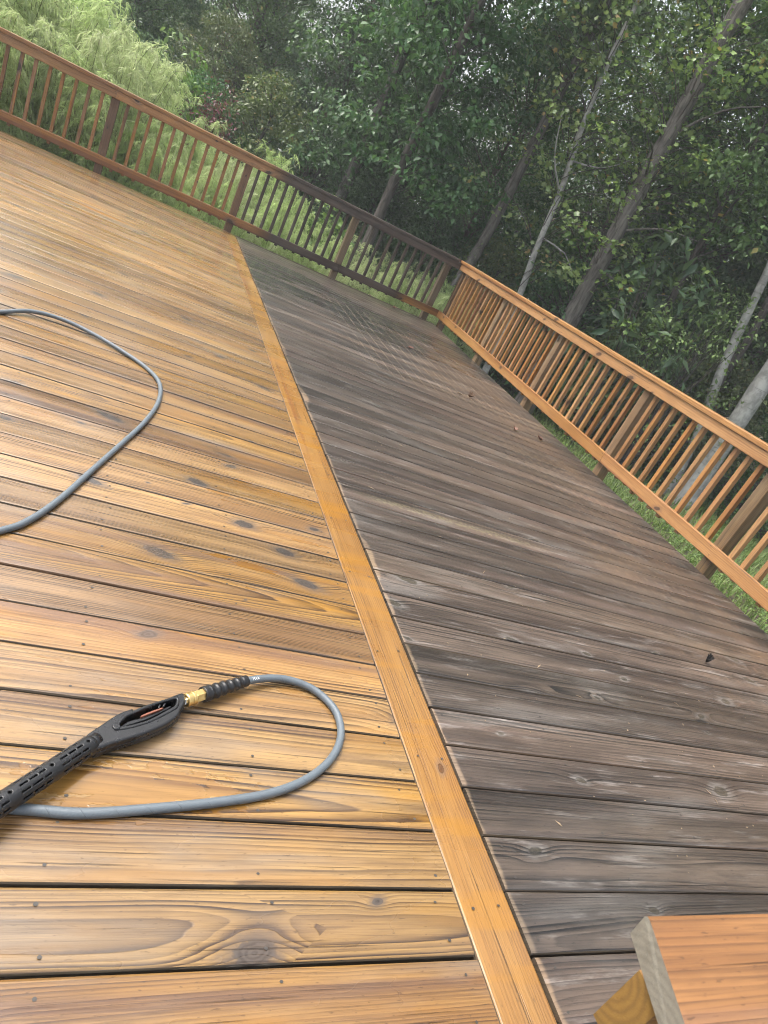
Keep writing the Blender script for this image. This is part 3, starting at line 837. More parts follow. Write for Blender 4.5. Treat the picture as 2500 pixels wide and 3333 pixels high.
# ------------------------------------------------------------------ foliage builders
def leaf_mat(name, a, b, rough=0.38, trans=0.36, yellow=None, yamt=0.0):
    N = Nodes(name)
    isl = N.node('ShaderNodeNewGeometry').outputs['Random Per Island']
    orn = N.node('ShaderNodeObjectInfo').outputs['Random']
    wn_ = N.node('ShaderNodeTexWhiteNoise', {'noise_dimensions': '1D'}, W=N.mul(isl, 91.0)).outputs['Value']
    col = N.mix(isl, a, b)
    if yellow: col = N.mix(N.m('GREATER_THAN', wn_, 1.0 - yamt), col, yellow)
    hv = N.node('ShaderNodeHueSaturation', Hue=N.add(0.488, N.mul(orn, 0.024)), Saturation=N.add(0.85, N.mul(orn, 0.3)), Value=N.add(0.8, N.mul(wn_, 0.4)), Color=col).outputs[0]
    s = N.bsdf(Base_Color=hv, Roughness=rough)
    s.inputs['Specular IOR Level'].default_value = 0.45
    t = N.node('ShaderNodeBsdfTranslucent', Color=N.mix(0.2, hv, (0.25, 0.38, 0.08)))
    m = N.node('ShaderNodeMixShader', Fac=trans)
    N.t.links.new(s.outputs[0], m.inputs[1]); N.t.links.new(t.outputs[0], m.inputs[2])
    return N.done(m.outputs[0])
M['leaf_dark'] = leaf_mat('dark_leaves', (0.044, 0.095, 0.044), (0.100, 0.185, 0.076))
M['leaf_mid'] = leaf_mat('mid_green_leaves', (0.066, 0.132, 0.048), (0.142, 0.228, 0.078), yellow=(0.25, 0.22, 0.07), yamt=0.012)
M['leaf_olive'] = leaf_mat('olive_leaves', (0.080, 0.115, 0.046), (0.160, 0.196, 0.078), yellow=(0.24, 0.19, 0.07), yamt=0.03)
M['leaf_lime'] = leaf_mat('yellow_green_leaves', (0.125, 0.19, 0.07), (0.26, 0.34, 0.12), yellow=(0.30, 0.22, 0.09), yamt=0.03, trans=0.4)
M['leaf_bright'] = leaf_mat('bright_green_leaves', (0.10, 0.175, 0.05), (0.185, 0.285, 0.085), trans=0.35)
M['leaf_big'] = leaf_mat('glossy_large_leaves', (0.045, 0.10, 0.05), (0.09, 0.16, 0.07), rough=0.38)
M['leaf_maroon'] = leaf_mat('maroon_leaves', (0.085, 0.022, 0.045), (0.16, 0.05, 0.075))
M['fennel'] = leaf_mat('fennel_feather', (0.36, 0.46, 0.20), (0.60, 0.67, 0.36), rough=0.6, trans=0.55)
M['stem'] = plain('fennel_stem', (0.19, 0.21, 0.085), 0.7, bscale=60, var=0.6)
M['grass'] = leaf_mat('grass_blades', (0.10, 0.17, 0.045), (0.27, 0.33, 0.12), rough=0.55, trans=0.4)
M['weed'] = leaf_mat('weed_leaves', (0.075, 0.14, 0.035), (0.17, 0.26, 0.06), rough=0.5, trans=0.4)

def bark(name, a, b, sx=22.0, sz=3.4, bump=0.02, rings=0.0):
    N = Nodes(name)
    x, y, z = N.sep(N.node('ShaderNodeTexCoord').outputs['Object'])
    v = N.vec(N.mul(x, sx), N.mul(y, sx), N.mul(z, sz))
    n = N.noise(v, 1.0, 5.0, 0.65, 0.4)
    n2 = N.noise(N.vec(x, y, z), 3.0, 4.0, 0.6)
    col = N.mix(N.step(n, 0.35, 0.65), a, b)
    col = N.mix(N.step(n2, 0.5, 0.72, 0.0, 0.55), col, tuple(v_ * 0.5 for v_ in a))
    if rings:
        rg = N.step(N.noise(N.vec(N.mul(x, 4.0), N.mul(y, 4.0), N.mul(z, 32.0)), 1.0, 3.0), 0.6, 0.72)
        col = N.mix(N.mul(rg, rings), col, tuple(v_ * 0.35 for v_ in a))
    s = N.bsdf(Base_Color=col, Roughness=0.85, Normal=N.bump(n, bump, 1.0))
    return N.done(s.outputs[0])
M['bark_grey'] = bark('grey_bark', (0.075, 0.067, 0.06), (0.18, 0.165, 0.15))
M['bark_brown'] = bark('brown_bark', (0.075, 0.06, 0.05), (0.16, 0.13, 0.11))
M['bark_pale'] = bark('pale_smooth_bark', (0.23, 0.228, 0.217), (0.42, 0.417, 0.40), 9.0, 5.0, 0.003, 0.55)
M['bark_dark'] = bark('dark_bark', (0.05, 0.043, 0.038), (0.11, 0.095, 0.085))

def norm(a): return a / (np.linalg.norm(a, axis=1, keepdims=True) + 1e-9)

def leaves_mesh(name, C, axis, nrm, L, W, fold=0.15):
    """rhombic folded leaves; C,axis,nrm (n,3); L,W (n,)"""
    axis = norm(axis); s = norm(np.cross(nrm, axis)); n2 = np.cross(axis, s)
    Lc, Wc = L[:, None], W[:, None]
    base = C - axis * Lc * 0.5
    tip = C + axis * Lc * 0.5 - n2 * Lc * 0.10
    mid = C - axis * Lc * 0.06
    a = mid + s * Wc * 0.5 + n2 * Wc * fold
    b = mid - s * Wc * 0.5 + n2 * Wc * fold
    V = np.stack([base, a, tip, b], 1).reshape(-1, 3)
    i = np.arange(len(C))[:, None] * 4
    T = np.concatenate([i + np.array([[0, 1, 2]]), i + np.array([[0, 2, 3]])], 1).reshape(-1, 3)
    return np_mesh(name, V, T)

LOBE = np.array([(0, -0.5), (0.30, -0.34), (0.46, -0.05), (0.26, 0.02), (0.40, 0.38), (0.06, 0.24), (-0.06, 0.24), (-0.40, 0.38), (-0.26, 0.02), (-0.46, -0.05), (-0.30, -0.34)])
def lobed_mesh(name, C, axis, nrm, L):
    """four-lobed broad leaves as fans"""
    axis = norm(axis); s = norm(np.cross(nrm, axis)); n2 = np.cross(axis, s)
    k = len(LOBE)
    P = C[:, None, :] + s[:, None, :] * (LOBE[None, :, 0:1] * L[:, None, None]) + axis[:, None, :] * (LOBE[None, :, 1:2] * L[:, None, None])
    P += n2[:, None, :] * (np.abs(LOBE[None, :, 0:1]) * 0.35 * L[:, None, None])
    V = np.concatenate([C[:, None, :], P], 1).reshape(-1, 3)
    i = np.arange(len(C))[:, None, None] * (k + 1)
    j = np.arange(k)
    T = (i + np.stack([np.zeros(k, int), 1 + j, 1 + (j + 1) % k], 1)[None]).reshape(-1, 3)
    return np_mesh(name, V, T)

def multi_tube(name, paths, n=6):
    """several tapered limbs in one mesh: [(points, radii)]"""
    V, Fc = [], []
    for pts, rd in paths:
        fr = frames(pts); b = len(V)
        for p, (tg_, s_, u_), r in zip(pts, fr, rd):
            for j in range(n):
                a = 2 * math.pi * j / n
                V.append(tuple(p + s_ * (r * math.cos(a)) + u_ * (r * math.sin(a))))
        for i in range(len(pts) - 1):
            for j in range(n):
                k = (j + 1) % n
                Fc.append((b + i * n + j, b + i * n + k, b + (i + 1) * n + k, b + (i + 1) * n + j))
    me = bpy.data.meshes.new(name); me.from_pydata(V, [], Fc)
    me.polygons.foreach_set('use_smooth', [True] * len(Fc)); me.update()
    return me

def cluster_leaves(rs, centers, sizes, per, flat=0.55, L=0.12, W=0.065, droop=0.35):
    n = len(centers); idx = np.repeat(np.arange(n), per)
    g = rs.normal(size=(len(idx), 3)) * np.array([0.42, 0.42, 0.42 * flat])
    C = centers[idx] + g * sizes[idx][:, None]
    out = norm(g * np.array([1, 1, 0.4]) + rs.normal(size=g.shape) * 0.5)
    axis = out + np.array([0, 0, -droop])
    nr = rs.normal(size=g.shape) * 0.5 + np.array([0, 0, 1.0])
    sc_ = rs.uniform(0.5, 1.5, len(idx))
    return C, axis, nr, L * sc_, W * sc_

def make_tree(seed, H, base, Rmax, ncl, per, L, W, trunk_r, lean=0.03, prof='tall', droop=0.35, csize=0.55):
    rs = np.random.RandomState(seed); rd = random.Random(seed)
    ns = 9
    lx, ly = rd.uniform(-lean, lean), rd.uniform(-lean, lean)
    tp = [Vector((lx * H * (i / ns) ** 1.4 + rd.uniform(-.05, .05) * (i > 0), ly * H * (i / ns) ** 1.4 + rd.uniform(-.05, .05) * (i > 0), H * 0.96 * i / ns - 0.1)) for i in range(ns + 1)]
    tr = [trunk_r * (1.25 if i == 0 else 1.0) * (1 - 0.86 * i / ns) + 0.012 for i in range(ns + 1)]
    paths = [(catmull([tuple(p) for p in tp], H / 18), None)]
    m_ = len(paths[0][0]); paths[0] = (paths[0][0], [trunk_r * (1 + 0.35 * math.exp(-i / m_ * 22)) * (1 - 0.88 * i / m_) + 0.010 for i in range(m_)])
    cs, sz = [], []
    for c in range(ncl):
        t = rd.random()
        h = base + (H - base) * (t ** 0.9)
        rel = (h - base) / (H - base)
        if prof == 'tall': rr = Rmax * (0.55 + 0.45 * math.sin(math.pi * min(1, rel * 1.05) ** 0.8)) * (1.0 if rel < 0.8 else max(0.15, (1 - rel) / 0.2))
        else: rr = Rmax * math.sqrt(max(0.05, 1 - (rel * 2 - 0.8) ** 2 / 1.5))
        r = rr * math.sqrt(rd.uniform(0.12, 1.0)); a = rd.uniform(0, 2 * math.pi)
        ti = min(ns, h / H * ns); i0 = int(min(ns - 1, ti)); tc_ = tp[i0].lerp(tp[i0 + 1], ti - i0)
        p = Vector((tc_.x + r * math.cos(a), tc_.y + r * math.sin(a), h))
        cs.append(tuple(p)); sz.append(rd.uniform(0.7, 1.3) * csize)
        if c % 4 == 0 and r > 0.4:
            hb = max(0.4, h - r * rd.uniform(0.15, 0.6)); ti = min(ns - .01, hb / H * ns); i0 = int(ti)
            q = tp[i0].lerp(tp[i0 + 1], ti - i0)
            md_ = q.lerp(p, 0.55) + Vector((0, 0, rd.uniform(0.0, 0.25)))
            paths.append(([q, md_, p], [max(0.012, trunk_r * 0.22 * (1 - hb / H)), 0.012, 0.005]))
    me_t = multi_tube('trunk', paths, 7)
    C, ax, nr, Ls, Ws = cluster_leaves(rs, np.array(cs), np.array(sz), per, 0.5, L, W, droop)
    me_c = leaves_mesh('crown', C, ax, nr, Ls, Ws)
    return me_t, me_c

GZ = -0.9
def plant(name, label, cat, group, loc, rz, sc_, me_t, me_c, mat_t, mat_c, tname='trunk', cname='crown'):
    r_ = tag(empty(name, loc), label, cat, group)
    r_.rotation_euler = (0, 0, rz); r_.scale = (sc_, sc_, sc_)
    for nm, me_, mt in ((tname, me_t, mat_t), (cname, me_c, mat_c)):
        if me_ is None: continue
        if len(me_.materials) == 0: me_.materials.append(mt)
        o_ = bpy.data.objects.new(nm, me_); COL.objects.link(o_); o_.parent = r_
        if me_.materials[0] != mt:
            o_.material_slots[0].link = 'OBJECT'; o_.material_slots[0].material = mt
    return r_

# ------------------------------------------------------------------ ground
N = Nodes('forest_ground')
gx, gy, gz = N.sep(N.node('ShaderNodeNewGeometry').outputs['Position'])
pv = N.vec(gx, gy, 0.0)
a = N.noise(pv, 0.7, 4.0); b = N.noise(pv, 9.0, 5.0, 0.7); c = N.noise(pv, 60.0, 3.0, 0.7)
col = N.mix(N.step(b, 0.35, 0.65), (0.055, 0.042, 0.028), (0.11, 0.08, 0.05))
col = N.mix(N.step(N.add(a, N.mul(b, 0.4)), 0.55, 0.8), col, (0.065, 0.095, 0.03))
col = N.mix(N.step(c, 0.55, 0.75, 0.0, 0.6), col, (0.17, 0.125, 0.08))
s = N.bsdf(Base_Color=col, Roughness=0.95, Normal=N.bump(N.add(b, N.mul(c, 0.4)), 0.03, 1.0))
M['ground'] = N.done(s.outputs[0])
bm = bmesh.new()
gxs = list(np.concatenate([[-700, -200, -80], np.linspace(-35, 45, 61), [90, 220, 700]]))
gys = list(np.concatenate([[-700, -200, -80], np.linspace(-25, 55, 61), [100, 220, 700]]))
rg_ = np.random.RandomState(3)
grid_v = [[bm.verts.new((x_, y_, GZ + (0.06 * math.sin(x_ * 0.9 + 1) * math.cos(y_ * 0.7) + rg_.uniform(-.03, .03) if abs(x_) < 60 and abs(y_) < 60 else 0))) for x_ in gxs] for y_ in gys]
for j in range(len(gys) - 1):
    for i in range(len(gxs) - 1):
        bm.faces.new((grid_v[j][i], grid_v[j][i + 1], grid_v[j + 1][i + 1], grid_v[j + 1][i]))
me = bpy.data.meshes.new('ground'); bm.to_mesh(me); bm.free()
o = link('ground', me, None, M['ground']); tag(o, 'leafy woodland ground around the deck', kind='structure')

# ------------------------------------------------------------------ woods
EDGE = [(-40, 16.5), (-25, 16), (0, 15.2), (13, 15.0), (25, 13.8), (38, 12.8), (50, 13.3), (62, 12.6), (80, 11.5), (100, 11.5)]
def edge(th):
    for (a0, d0), (a1, d1) in zip(EDGE, EDGE[1:]):
        if a0 <= th <= a1: return d0 + (d1 - d0) * (th - a0) / (a1 - a0)
    return 14.0
def polar(th, r): return (r * math.sin(R(th)), r * math.cos(R(th)), GZ)
tall = [make_tree(100 + i, 13 + i, 2.0, 2.6, 400, 66, 0.088 + 0.012 * i, 0.05 + 0.006 * i, 0.17 + 0.02 * i) for i in range(4)]
mids = [make_tree(200 + i, 6.5 + i * 0.6, 0.5, 1.8, 300, 66, 0.088, 0.047, 0.07, prof='round', csize=0.5) for i in range(4)]
shrb = [make_tree(300 + i, 2.3 + 0.25 * i, 0.15, 1.05, 120, 64, 0.075, 0.042, 0.03, prof='round', csize=0.36) for i in range(4)]
def row(protos, off, th0, th1, gap, name, label, cat, group, mats, barks, smin, smax, seed, jit=0.8, skip=None):
    rd = random.Random(seed); th = th0
    while th < th1:
        r_ = edge(th) + off + rd.uniform(-jit, jit)
        if not (skip and skip(th, rd)):
            i = rd.randrange(len(protos))
            zone = ('behind the fennel stand' if th < 9 else 'behind the mildewed railing' if th < 22 else 'behind the first half of the side railing' if th < 45 else 'at the right edge of the view')
            plant(name, label + ' ' + zone, cat, group + ' ' + zone, polar(th, r_), rd.uniform(0, 6.28), rd.uniform(smin, smax) * ((0.76 if th < 13 else 0.66 if th < 17 else 0.8 if th < 27 else 1.0) if name == 'broadleaf_tree' else (0.72 if th < 17 else 0.88 if th < 27 else 1.0) if name == 'understory_tree' else 1.0), protos[i][0], protos[i][1], rd.choice(barks), rd.choice(mats))
        th += math.degrees(gap / r_) * rd.uniform(0.75, 1.25)
D_, MI, OL = M['leaf_dark'], M['leaf_mid'], M['leaf_olive']
row(shrb, 0.2, -28, 88, 1.35, 'undergrowth_shrub', 'low leafy shrub at the wood edge', 'shrub', 'undergrowth shrubs', [D_, D_, MI, OL], [M['bark_dark']], 0.75, 1.25, 1, 0.5)
row(mids, 2.2, -3.5, 88, 2.0, 'understory_tree', 'bushy young understory tree', 'tree', 'understory trees', [D_, D_, MI, OL], [M['bark_dark'], M['bark_brown']], 0.75, 1.1, 2)
row(mids, 5.0, -3.5, 88, 2.3, 'understory_tree', 'bushy young understory tree', 'tree', 'understory trees', [D_, MI], [M['bark_dark']], 0.9, 1.3, 3)
row(tall, 4.2, -3.5, 88, 3.2, 'broadleaf_tree', 'tall dense broadleaf tree', 'tree', 'tall trees in the wood', [D_, D_, MI], [M['bark_brown'], M['bark_dark']], 0.75, 1.0, 4)
row(tall, 8.5, -3.5, 88, 3.4, 'broadleaf_tree', 'tall dense broadleaf tree', 'tree', 'tall trees in the wood', [D_, MI, OL], [M['bark_brown']], 0.75, 1.0, 5)
row(tall, 14.0, -3.5, 88, 4.2, 'broadleaf_tree', 'tall dense broadleaf tree', 'tree', 'tall trees in the wood', [MI, OL], [M['bark_brown']], 0.7, 0.9, 6)
# far wood, one mass
rs = np.random.RandomState(9)
n = 26000
th = np.radians(rs.uniform(-40, 100, n)); rr = rs.uniform(34, 44, n); zz = GZ + 7.0 * rs.uniform(0, 1, n) ** 1.2 + 1.2 * np.sin(th * 30)
C = np.stack([rr * np.sin(th), rr * np.cos(th), zz], 1)
me = leaves_mesh('distant_wood', C, rs.normal(size=(n, 3)), rs.normal(size=(n, 3)) + np.array([0, 0, 1]), rs.uniform(0.35, 0.8, n), rs.uniform(0.2, 0.5, n))
tag(link('distant_wood', me, None, MI), 'distant wood seen between the trees', 'woodland', kind='stuff')

# individual trunks that stand out ---------------------------------------------------
def named_tree(name, label, pts, r0, r1, mat, crown_fn=None, cmat=None, seed=0, limbs=()):
    base = Vector(pts[0])
    root = tag(empty(name, base), label, 'tree')
    rel = [tuple(Vector(p) - base) for p in pts]
    path = catmull(rel, 0.25); m_ = len(path)
    rd = random.Random(seed)
    rad = [(r0 + (r1 - r0) * i / (m_ - 1)) * (1 + 0.4 * math.exp(-i / m_ * 30)) * rd.uniform(0.93, 1.08) for i in range(m_)]
    paths = [(path, rad)]
    for pl, rl0 in limbs:
        pp = catmull([tuple(Vector(p) - base) for p in pl], 0.2)
        paths.append((pp, [rl0 * (1 - 0.85 * i / (len(pp) - 1)) + 0.003 for i in range(len(pp))]))
    if crown_fn:
        cm, tw = crown_fn(path, seed); twp = []
        link('crown', cm, root, cmat)
        for (p_, e_) in tw:
            ln_ = (e_ - p_).length
            jit_ = lambda q_: Vector((rd.uniform(-q_, q_), rd.uniform(-q_, q_), rd.uniform(-q_, q_)))
            pp = catmull([tuple(p_ - Vector((0, 0, 0.3 * ln_))), tuple(p_.lerp(e_, 0.33) + Vector((0, 0, 0.02 * ln_)) + jit_(0.06 * ln_)), tuple(p_.lerp(e_, 0.68) + Vector((0, 0, 0.08 * ln_)) + jit_(0.06 * ln_)), tuple(e_)], 0.15)
            twp.append((pp, [0.0075 * (1 - 0.8 * i_ / len(pp)) for i_ in range(len(pp))]))
        link('twigs', multi_tube('twigs', twp, 4), root, M['bark_dark'])
    tr = link('trunk', multi_tube('trunk', paths, 10), root, mat)
    return root

def twig_crown(path, seed, h0, h1, ntw, per, L, lobed=True, reach=1.6, sz=0.30):
    rs = np.random.RandomState(seed); rd = random.Random(seed)
    cs = []; tw = []
    for _ in range(ntw):
        h = h0 + (h1 - h0) * rd.random() ** 0.8
        p = min(path, key=lambda q: abs(q.z - h)); a = rd.uniform(0, 6.28); r = reach * math.sqrt(rd.uniform(0.02, 1))
        tw.append((p.copy(), Vector((p.x + r * math.cos(a), p.y + r * math.sin(a), h))))
        for k in range(rd.randint(1, 4)):
            cs.append((p.x + (r - 0.25 * k) * math.cos(a + 0.1 * k), p.y + (r - 0.25 * k) * math.sin(a + 0.1 * k), h + rd.uniform(-0.15, 0.15)))
    cs = np.array(cs)
    C, ax, nr, Ls, Ws = cluster_leaves(rs, cs, np.full(len(cs), sz), per, 0.45, L, L * 0.6, 0.5)
    return (lobed_mesh('crown', C, ax, nr, Ls) if lobed else leaves_mesh('crown', C, ax, nr, Ls, Ws)), tw

named_tree('pale_tree', 'pale smooth grey trunk seen behind the side railing at the right edge',
    [(9.26, 8.08, -1.0), (9.22, 8.10, 0.5), (9.10, 8.12, 2.2), (8.95, 8.2, 5.0), (8.8, 8.3, 11)], 0.165, 0.05, M['bark_pale'],
    lambda p, s: twig_crown(p, s, 7.0, 12.5, 130, 42, 0.10, False, 2.0, 0.5), MI, 11)
named_tree('pale_tree', 'thin pale stem beside the thick smooth trunk at the right edge',
    [(9.18, 8.38, -1.0), (9.05, 8.5, 0.3), (8.85, 8.65, 1.2), (8.7, 8.8, 2.4), (8.3, 9.1, 5.5), (8.2, 9.2, 8.5)], 0.085, 0.03, M['bark_pale'],
    lambda p, s: twig_crown(p, s, 5.5, 9.5, 70, 36, 0.095, False, 1.5, 0.5), MI, 12)
named_tree('curved_tree', 'dark curved trunk leaning behind the side railing at the right edge',
    [(9.5, 8.75, -1.0), (9.42, 8.85, 0.4), (9.25, 8.95, 1.1), (9.3, 9.0, 1.9), (9.22, 9.1, 2.8), (9.1, 9.2, 4.5), (9.0, 9.3, 7.5)], 0.085, 0.03, M['bark_dark'],
    lambda p, s: twig_crown(p, s, 4.8, 8.5, 70, 36, 0.095, False, 1.5, 0.5), D_, 13)
named_tree('tulip_tree', 'thick straight grey trunk rising behind the middle of the side railing',
    [(6.95, 10.28, -1.0), (6.93, 10.33, 0.7), (6.88, 10.38, 2.5), (6.82, 10.42, 5.3), (6.7, 10.4, 9.0), (6.7, 10.3, 13.5)], 0.165, 0.055, M['bark_grey'],
    lambda p, s: twig_crown(p, s, 1.9, 6.8, 95, 11, 0.075, True, 1.9, 0.32), M['leaf_lime'], 14,
    limbs=[([(6.83, 10.42, 4.9), (6.75, 10.2, 5.6), (6.55, 9.9, 6.6), (6.5, 9.7, 8.5)], 0.075),
           ([(6.88, 10.38, 2.4), (7.3, 9.9, 2.7), (7.7, 9.5, 2.75)], 0.022), ([(6.9, 10.36, 1.8), (7.4, 10.0, 1.7), (7.9, 9.6, 1.9)], 0.02),
           ([(6.86, 10.4, 3.2), (6.4, 9.9, 3.5), (6.1, 9.6, 3.5)], 0.02), ([(6.85, 10.4, 3.9), (7.3, 10.1, 4.5), (7.8, 9.9, 4.8)], 0.025)])
named_tree('tulip_tree', 'slender pale trunk with yellow green leaves near the middle of the side railing',
    [(6.24, 10.85, -1.0), (6.15, 10.88, 0.6), (6.02, 10.95, 1.6), (5.93, 11.0, 2.6), (5.78, 11.05, 3.4), (5.68, 11.1, 4.4), (5.65, 11.1, 5.4), (5.6, 11.1, 9.0)], 0.062, 0.02, M['bark_pale'],
    lambda p, s: twig_crown(p, s, 2.0, 6.4, 75, 11, 0.072, True, 1.6, 0.30), M['leaf_lime'], 15,
    limbs=[([(5.95, 10.98, 2.5), (5.5, 10.9, 2.9), (5.2, 10.8, 3.5)], 0.016), ([(5.85, 11.03, 3.0), (6.3, 10.8, 3.1), (6.6, 10.6, 3.4)], 0.014),
           ([(6.0, 10.96, 1.8), (6.4, 10.7, 1.75), (6.7, 10.6, 1.5)], 0.012)])
named_tree('grey_tree', 'grey trunk with a curved foot rising just right of the deck corner',
    [(5.45, 12.05, -1.0), (5.52, 12.15, 0.3), (5.6, 12.2, 0.9), (5.73, 12.35, 1.62), (5.79, 12.45, 2.9), (5.9, 12.6, 5.4), (6.0, 12.8, 11)], 0.115, 0.04, M['bark_grey'],
    lambda p, s: twig_crown(p, s, 4.6, 11.5, 150, 42, 0.10, False, 2.0, 0.5), MI, 16)
named_tree('brown_tree', 'tall dark brown trunk in the wood behind the mildewed end of the far railing',
    [(3.66, 12.2, -1.0), (3.66, 12.25, 1.4), (3.74, 12.24, 2.96), (3.78, 12.23, 4.36), (3.82, 12.25, 9.5)], 0.105, 0.04, M['bark_dark'],
    lambda p, s: twig_crown(p, s, 2.3, 10.0, 150, 42, 0.10, False, 1.7, 0.5), D_, 17)
named_tree('grey_tree', 'short length of pale trunk among leaves above the far railing',
    [(3.44, 14.5, -1.0), (3.46, 14.55, 1.0), (3.50, 14.55, 1.7), (3.55, 14.6, 3.6), (3.6, 14.6, 10)], 0.14, 0.04, M['bark_grey'],
    lambda p, s: twig_crown(p, s, 2.3, 10.5, 200, 42, 0.10, False, 1.7, 0.5), D_, 18)
named_tree('brown_tree', 'brown trunk half hidden by leaves left of the tall dark trunk',
    [(3.2, 17.6, -1.0), (3.24, 17.7, 2.0), (3.31, 17.69, 3.8), (3.4, 17.7, 11)], 0.16, 0.05, M['bark_brown'],
    lambda p, s: twig_crown(p, s, 4.5, 11.5, 120, 42, 0.10, False, 2.2, 0.55), D_, 19)
named_tree('young_tree', 'dark slanting branchy young tree near the right edge of the wood',
    [(8.5, 10.1, -1.0), (8.4, 10.1, 1.6), (8.2, 10.1, 3.5), (8.15, 10.13, 4.7), (8.1, 10.2, 8)], 0.07, 0.025, M['bark_dark'],
    lambda p, s: twig_crown(p, s, 3.8, 8.5, 90, 36, 0.095, False, 1.6, 0.45), MI, 20,
    limbs=[([(8.28, 10.1, 2.9), (8.35, 9.9, 4.2), (8.15, 9.8, 4.9)], 0.018), ([(8.3, 10.1, 2.6), (8.8, 9.8, 3.2), (9.2, 9.6, 3.4)], 0.014)])

# shrubs with a colour of their own ---------------------------------------------------
def bush(name, label, loc, ncl, per, spread, h, L, mat, seed, lobed=False, csize=0.28, ratio=0.5):
    rs = np.random.RandomState(seed); rd = random.Random(seed)
    cs, paths = [], []
    for _ in range(ncl):
        a = rd.uniform(0, 6.28); r = spread * math.sqrt(rd.random()); z_ = h * (0.15 + 0.85 * rd.random() ** 0.7) * (1 - 0.35 * (r / spread) ** 2)
        cs.append((r * math.cos(a), r * math.sin(a), z_))
        if _ % 2 == 0: paths.append(([Vector((0.15 * r * math.cos(a), 0.15 * r * math.sin(a), -0.05)), Vector((0.5 * r * math.cos(a), 0.5 * r * math.sin(a), z_ * 0.6)), Vector(cs[-1])], [0.014, 0.009, 0.004]))
    C, ax, nr, Ls, Ws = cluster_leaves(rs, np.array(cs), np.full(len(cs), csize), per, 0.6, L, L * ratio, 0.4)
    mc = lobed_mesh('crown', C, ax, nr, Ls) if lobed else leaves_mesh('crown', C, ax, nr, Ls, Ws)
    plant(name, label, 'shrub', None, loc, 0, 1, multi_tube('stems', paths, 5), mc, M['bark_dark'], mat, 'stems', 'crown')
bush('maroon_shrub', 'maroon leaved shrub above the far railing beside the fennel', (0.66, 13.25, GZ), 60, 36, 0.45, 2.55, 0.06, M['leaf_maroon'], 31)
bush('sapling', 'bright green sapling standing above the fennel', (0.12, 13.5, GZ), 30, 24, 0.36, 2.75, 0.10, M['leaf_bright'], 32, csize=0.24)
bush('sapling', 'small bright green sapling at the top edge of the fennel, left of the maroon shrub', (-0.25, 13.6, GZ), 14, 22, 0.28, 2.9, 0.10, M['leaf_bright'], 33, csize=0.22)
bush('large_leaf_shrub', 'shrub with large glossy drooping leaves at the right of the wood', (7.5, 9.2, GZ), 44, 11, 0.85, 3.9, 0.24, M['leaf_big'], 34, csize=0.34, ratio=0.36)
bush('pale_green_shrub', 'loose light green shrub below the large leaves at the right edge', (8.3, 8.9, GZ), 90, 34, 1.1, 3.4, 0.07, M['leaf_bright'], 35, csize=0.36)
bush('lime_shrub', 'small lime green vine shrub behind the middle post of the far railing', (2.75, 11.8, GZ), 34, 20, 0.5, 1.75, 0.085, M['leaf_bright'], 36, True, csize=0.22)
bush('golden_shrub', 'small shrub with golden leaves at the right edge of the wood', (9.1, 9.6, GZ), 18, 14, 0.5, 3.3, 0.085, M['leaf_lime'], 37, csize=0.25)

# ------------------------------------------------------------------ dog fennel
def fennel_proto(seed, H, nst):
    rs = np.random.RandomState(seed); rd = random.Random(seed)
    paths, V, T = [], [], []
    vc = 0
    for s_ in range(nst):
        a = rd.uniform(0, 6.28); r0 = 0.22 * math.sqrt(rd.random()); h = H * rd.uniform(0.72, 1.0)
        lean = rd.uniform(0.05, 0.28) * h; la = a + rd.uniform(-0.7, 0.7)
        base = Vector((r0 * math.cos(a), r0 * math.sin(a), -0.05))
        top = base + Vector((lean * math.cos(la), lean * math.sin(la), h))
        nod = top + Vector((0.22 * math.cos(la), 0.22 * math.sin(la), -0.05))
        pth = catmull([tuple(base), tuple(base.lerp(top, 0.5) - Vector((lean * 0.15 * math.cos(la), lean * 0.15 * math.sin(la), 0))), tuple(top), tuple(nod)], 0.12)
        paths.append((pth, [0.007 * (1 - 0.8 * i / len(pth)) + 0.0012 for i in range(len(pth))]))
        m_ = len(pth)
        for tf in range(46):
            f_ = rd.uniform(0.10, 1.0) ** 0.8
            p = pth[min(m_ - 1, int(f_ * (m_ - 1)))]
            ln = 0.34 * (1.25 - f_ * 0.75) * rd.uniform(0.7, 1.2)
            a2 = rd.uniform(0, 6.28); el = rd.uniform(0.25, 0.9)
            dirv = np.array([math.cos(a2) * math.cos(el), math.sin(a2) * math.cos(el), math.sin(el)])
            # a side branch that arches over, hung with threads
            k = 17
            tt = rs.uniform(0.15, 1.0, k)
            P0 = np.array(p) + dirv * (ln * tt)[:, None] + np.array([0, 0, -1.0]) * (0.85 * ln * tt ** 2)[:, None]
            tang = norm(dirv[None] + np.array([0, 0, -1.7]) * tt[:, None])
            hang = norm(tang * 0.8 + rs.normal(size=(k, 3)) * 0.42 + np.array([0, 0, -0.25]))
            L_ = rs.uniform(0.05, 0.115, k)[:, None]
            sd2 = norm(np.cross(hang, rs.normal(size=(k, 3))))
            w_ = rs.uniform(0.0028, 0.0052, k)[:, None]
            P1 = P0 + hang * L_ * 0.55
            P2 = P0 + hang * L_ + np.array([0, 0, -1.0]) * L_ * 0.28
            tri = np.stack([P0 - sd2 * w_, P0 + sd2 * w_, P1 + sd2 * w_ * 0.9, P1 - sd2 * w_ * 0.9, P2], 1)
            V.append(tri.reshape(-1, 3))
            i = vc + np.arange(k)[:, None] * 5
            T.append(np.concatenate([i + np.array([[0, 1, 2]]), i + np.array([[0, 2, 3]]), i + np.array([[3, 2, 4]])], 1).reshape(-1, 3))
            vc += k * 5
    return multi_tube('stems', paths, 4), np_mesh('feathery_leaves', np.concatenate(V), np.concatenate(T))
fen = [fennel_proto(400 + i, 2.5, 9) for i in range(4)]
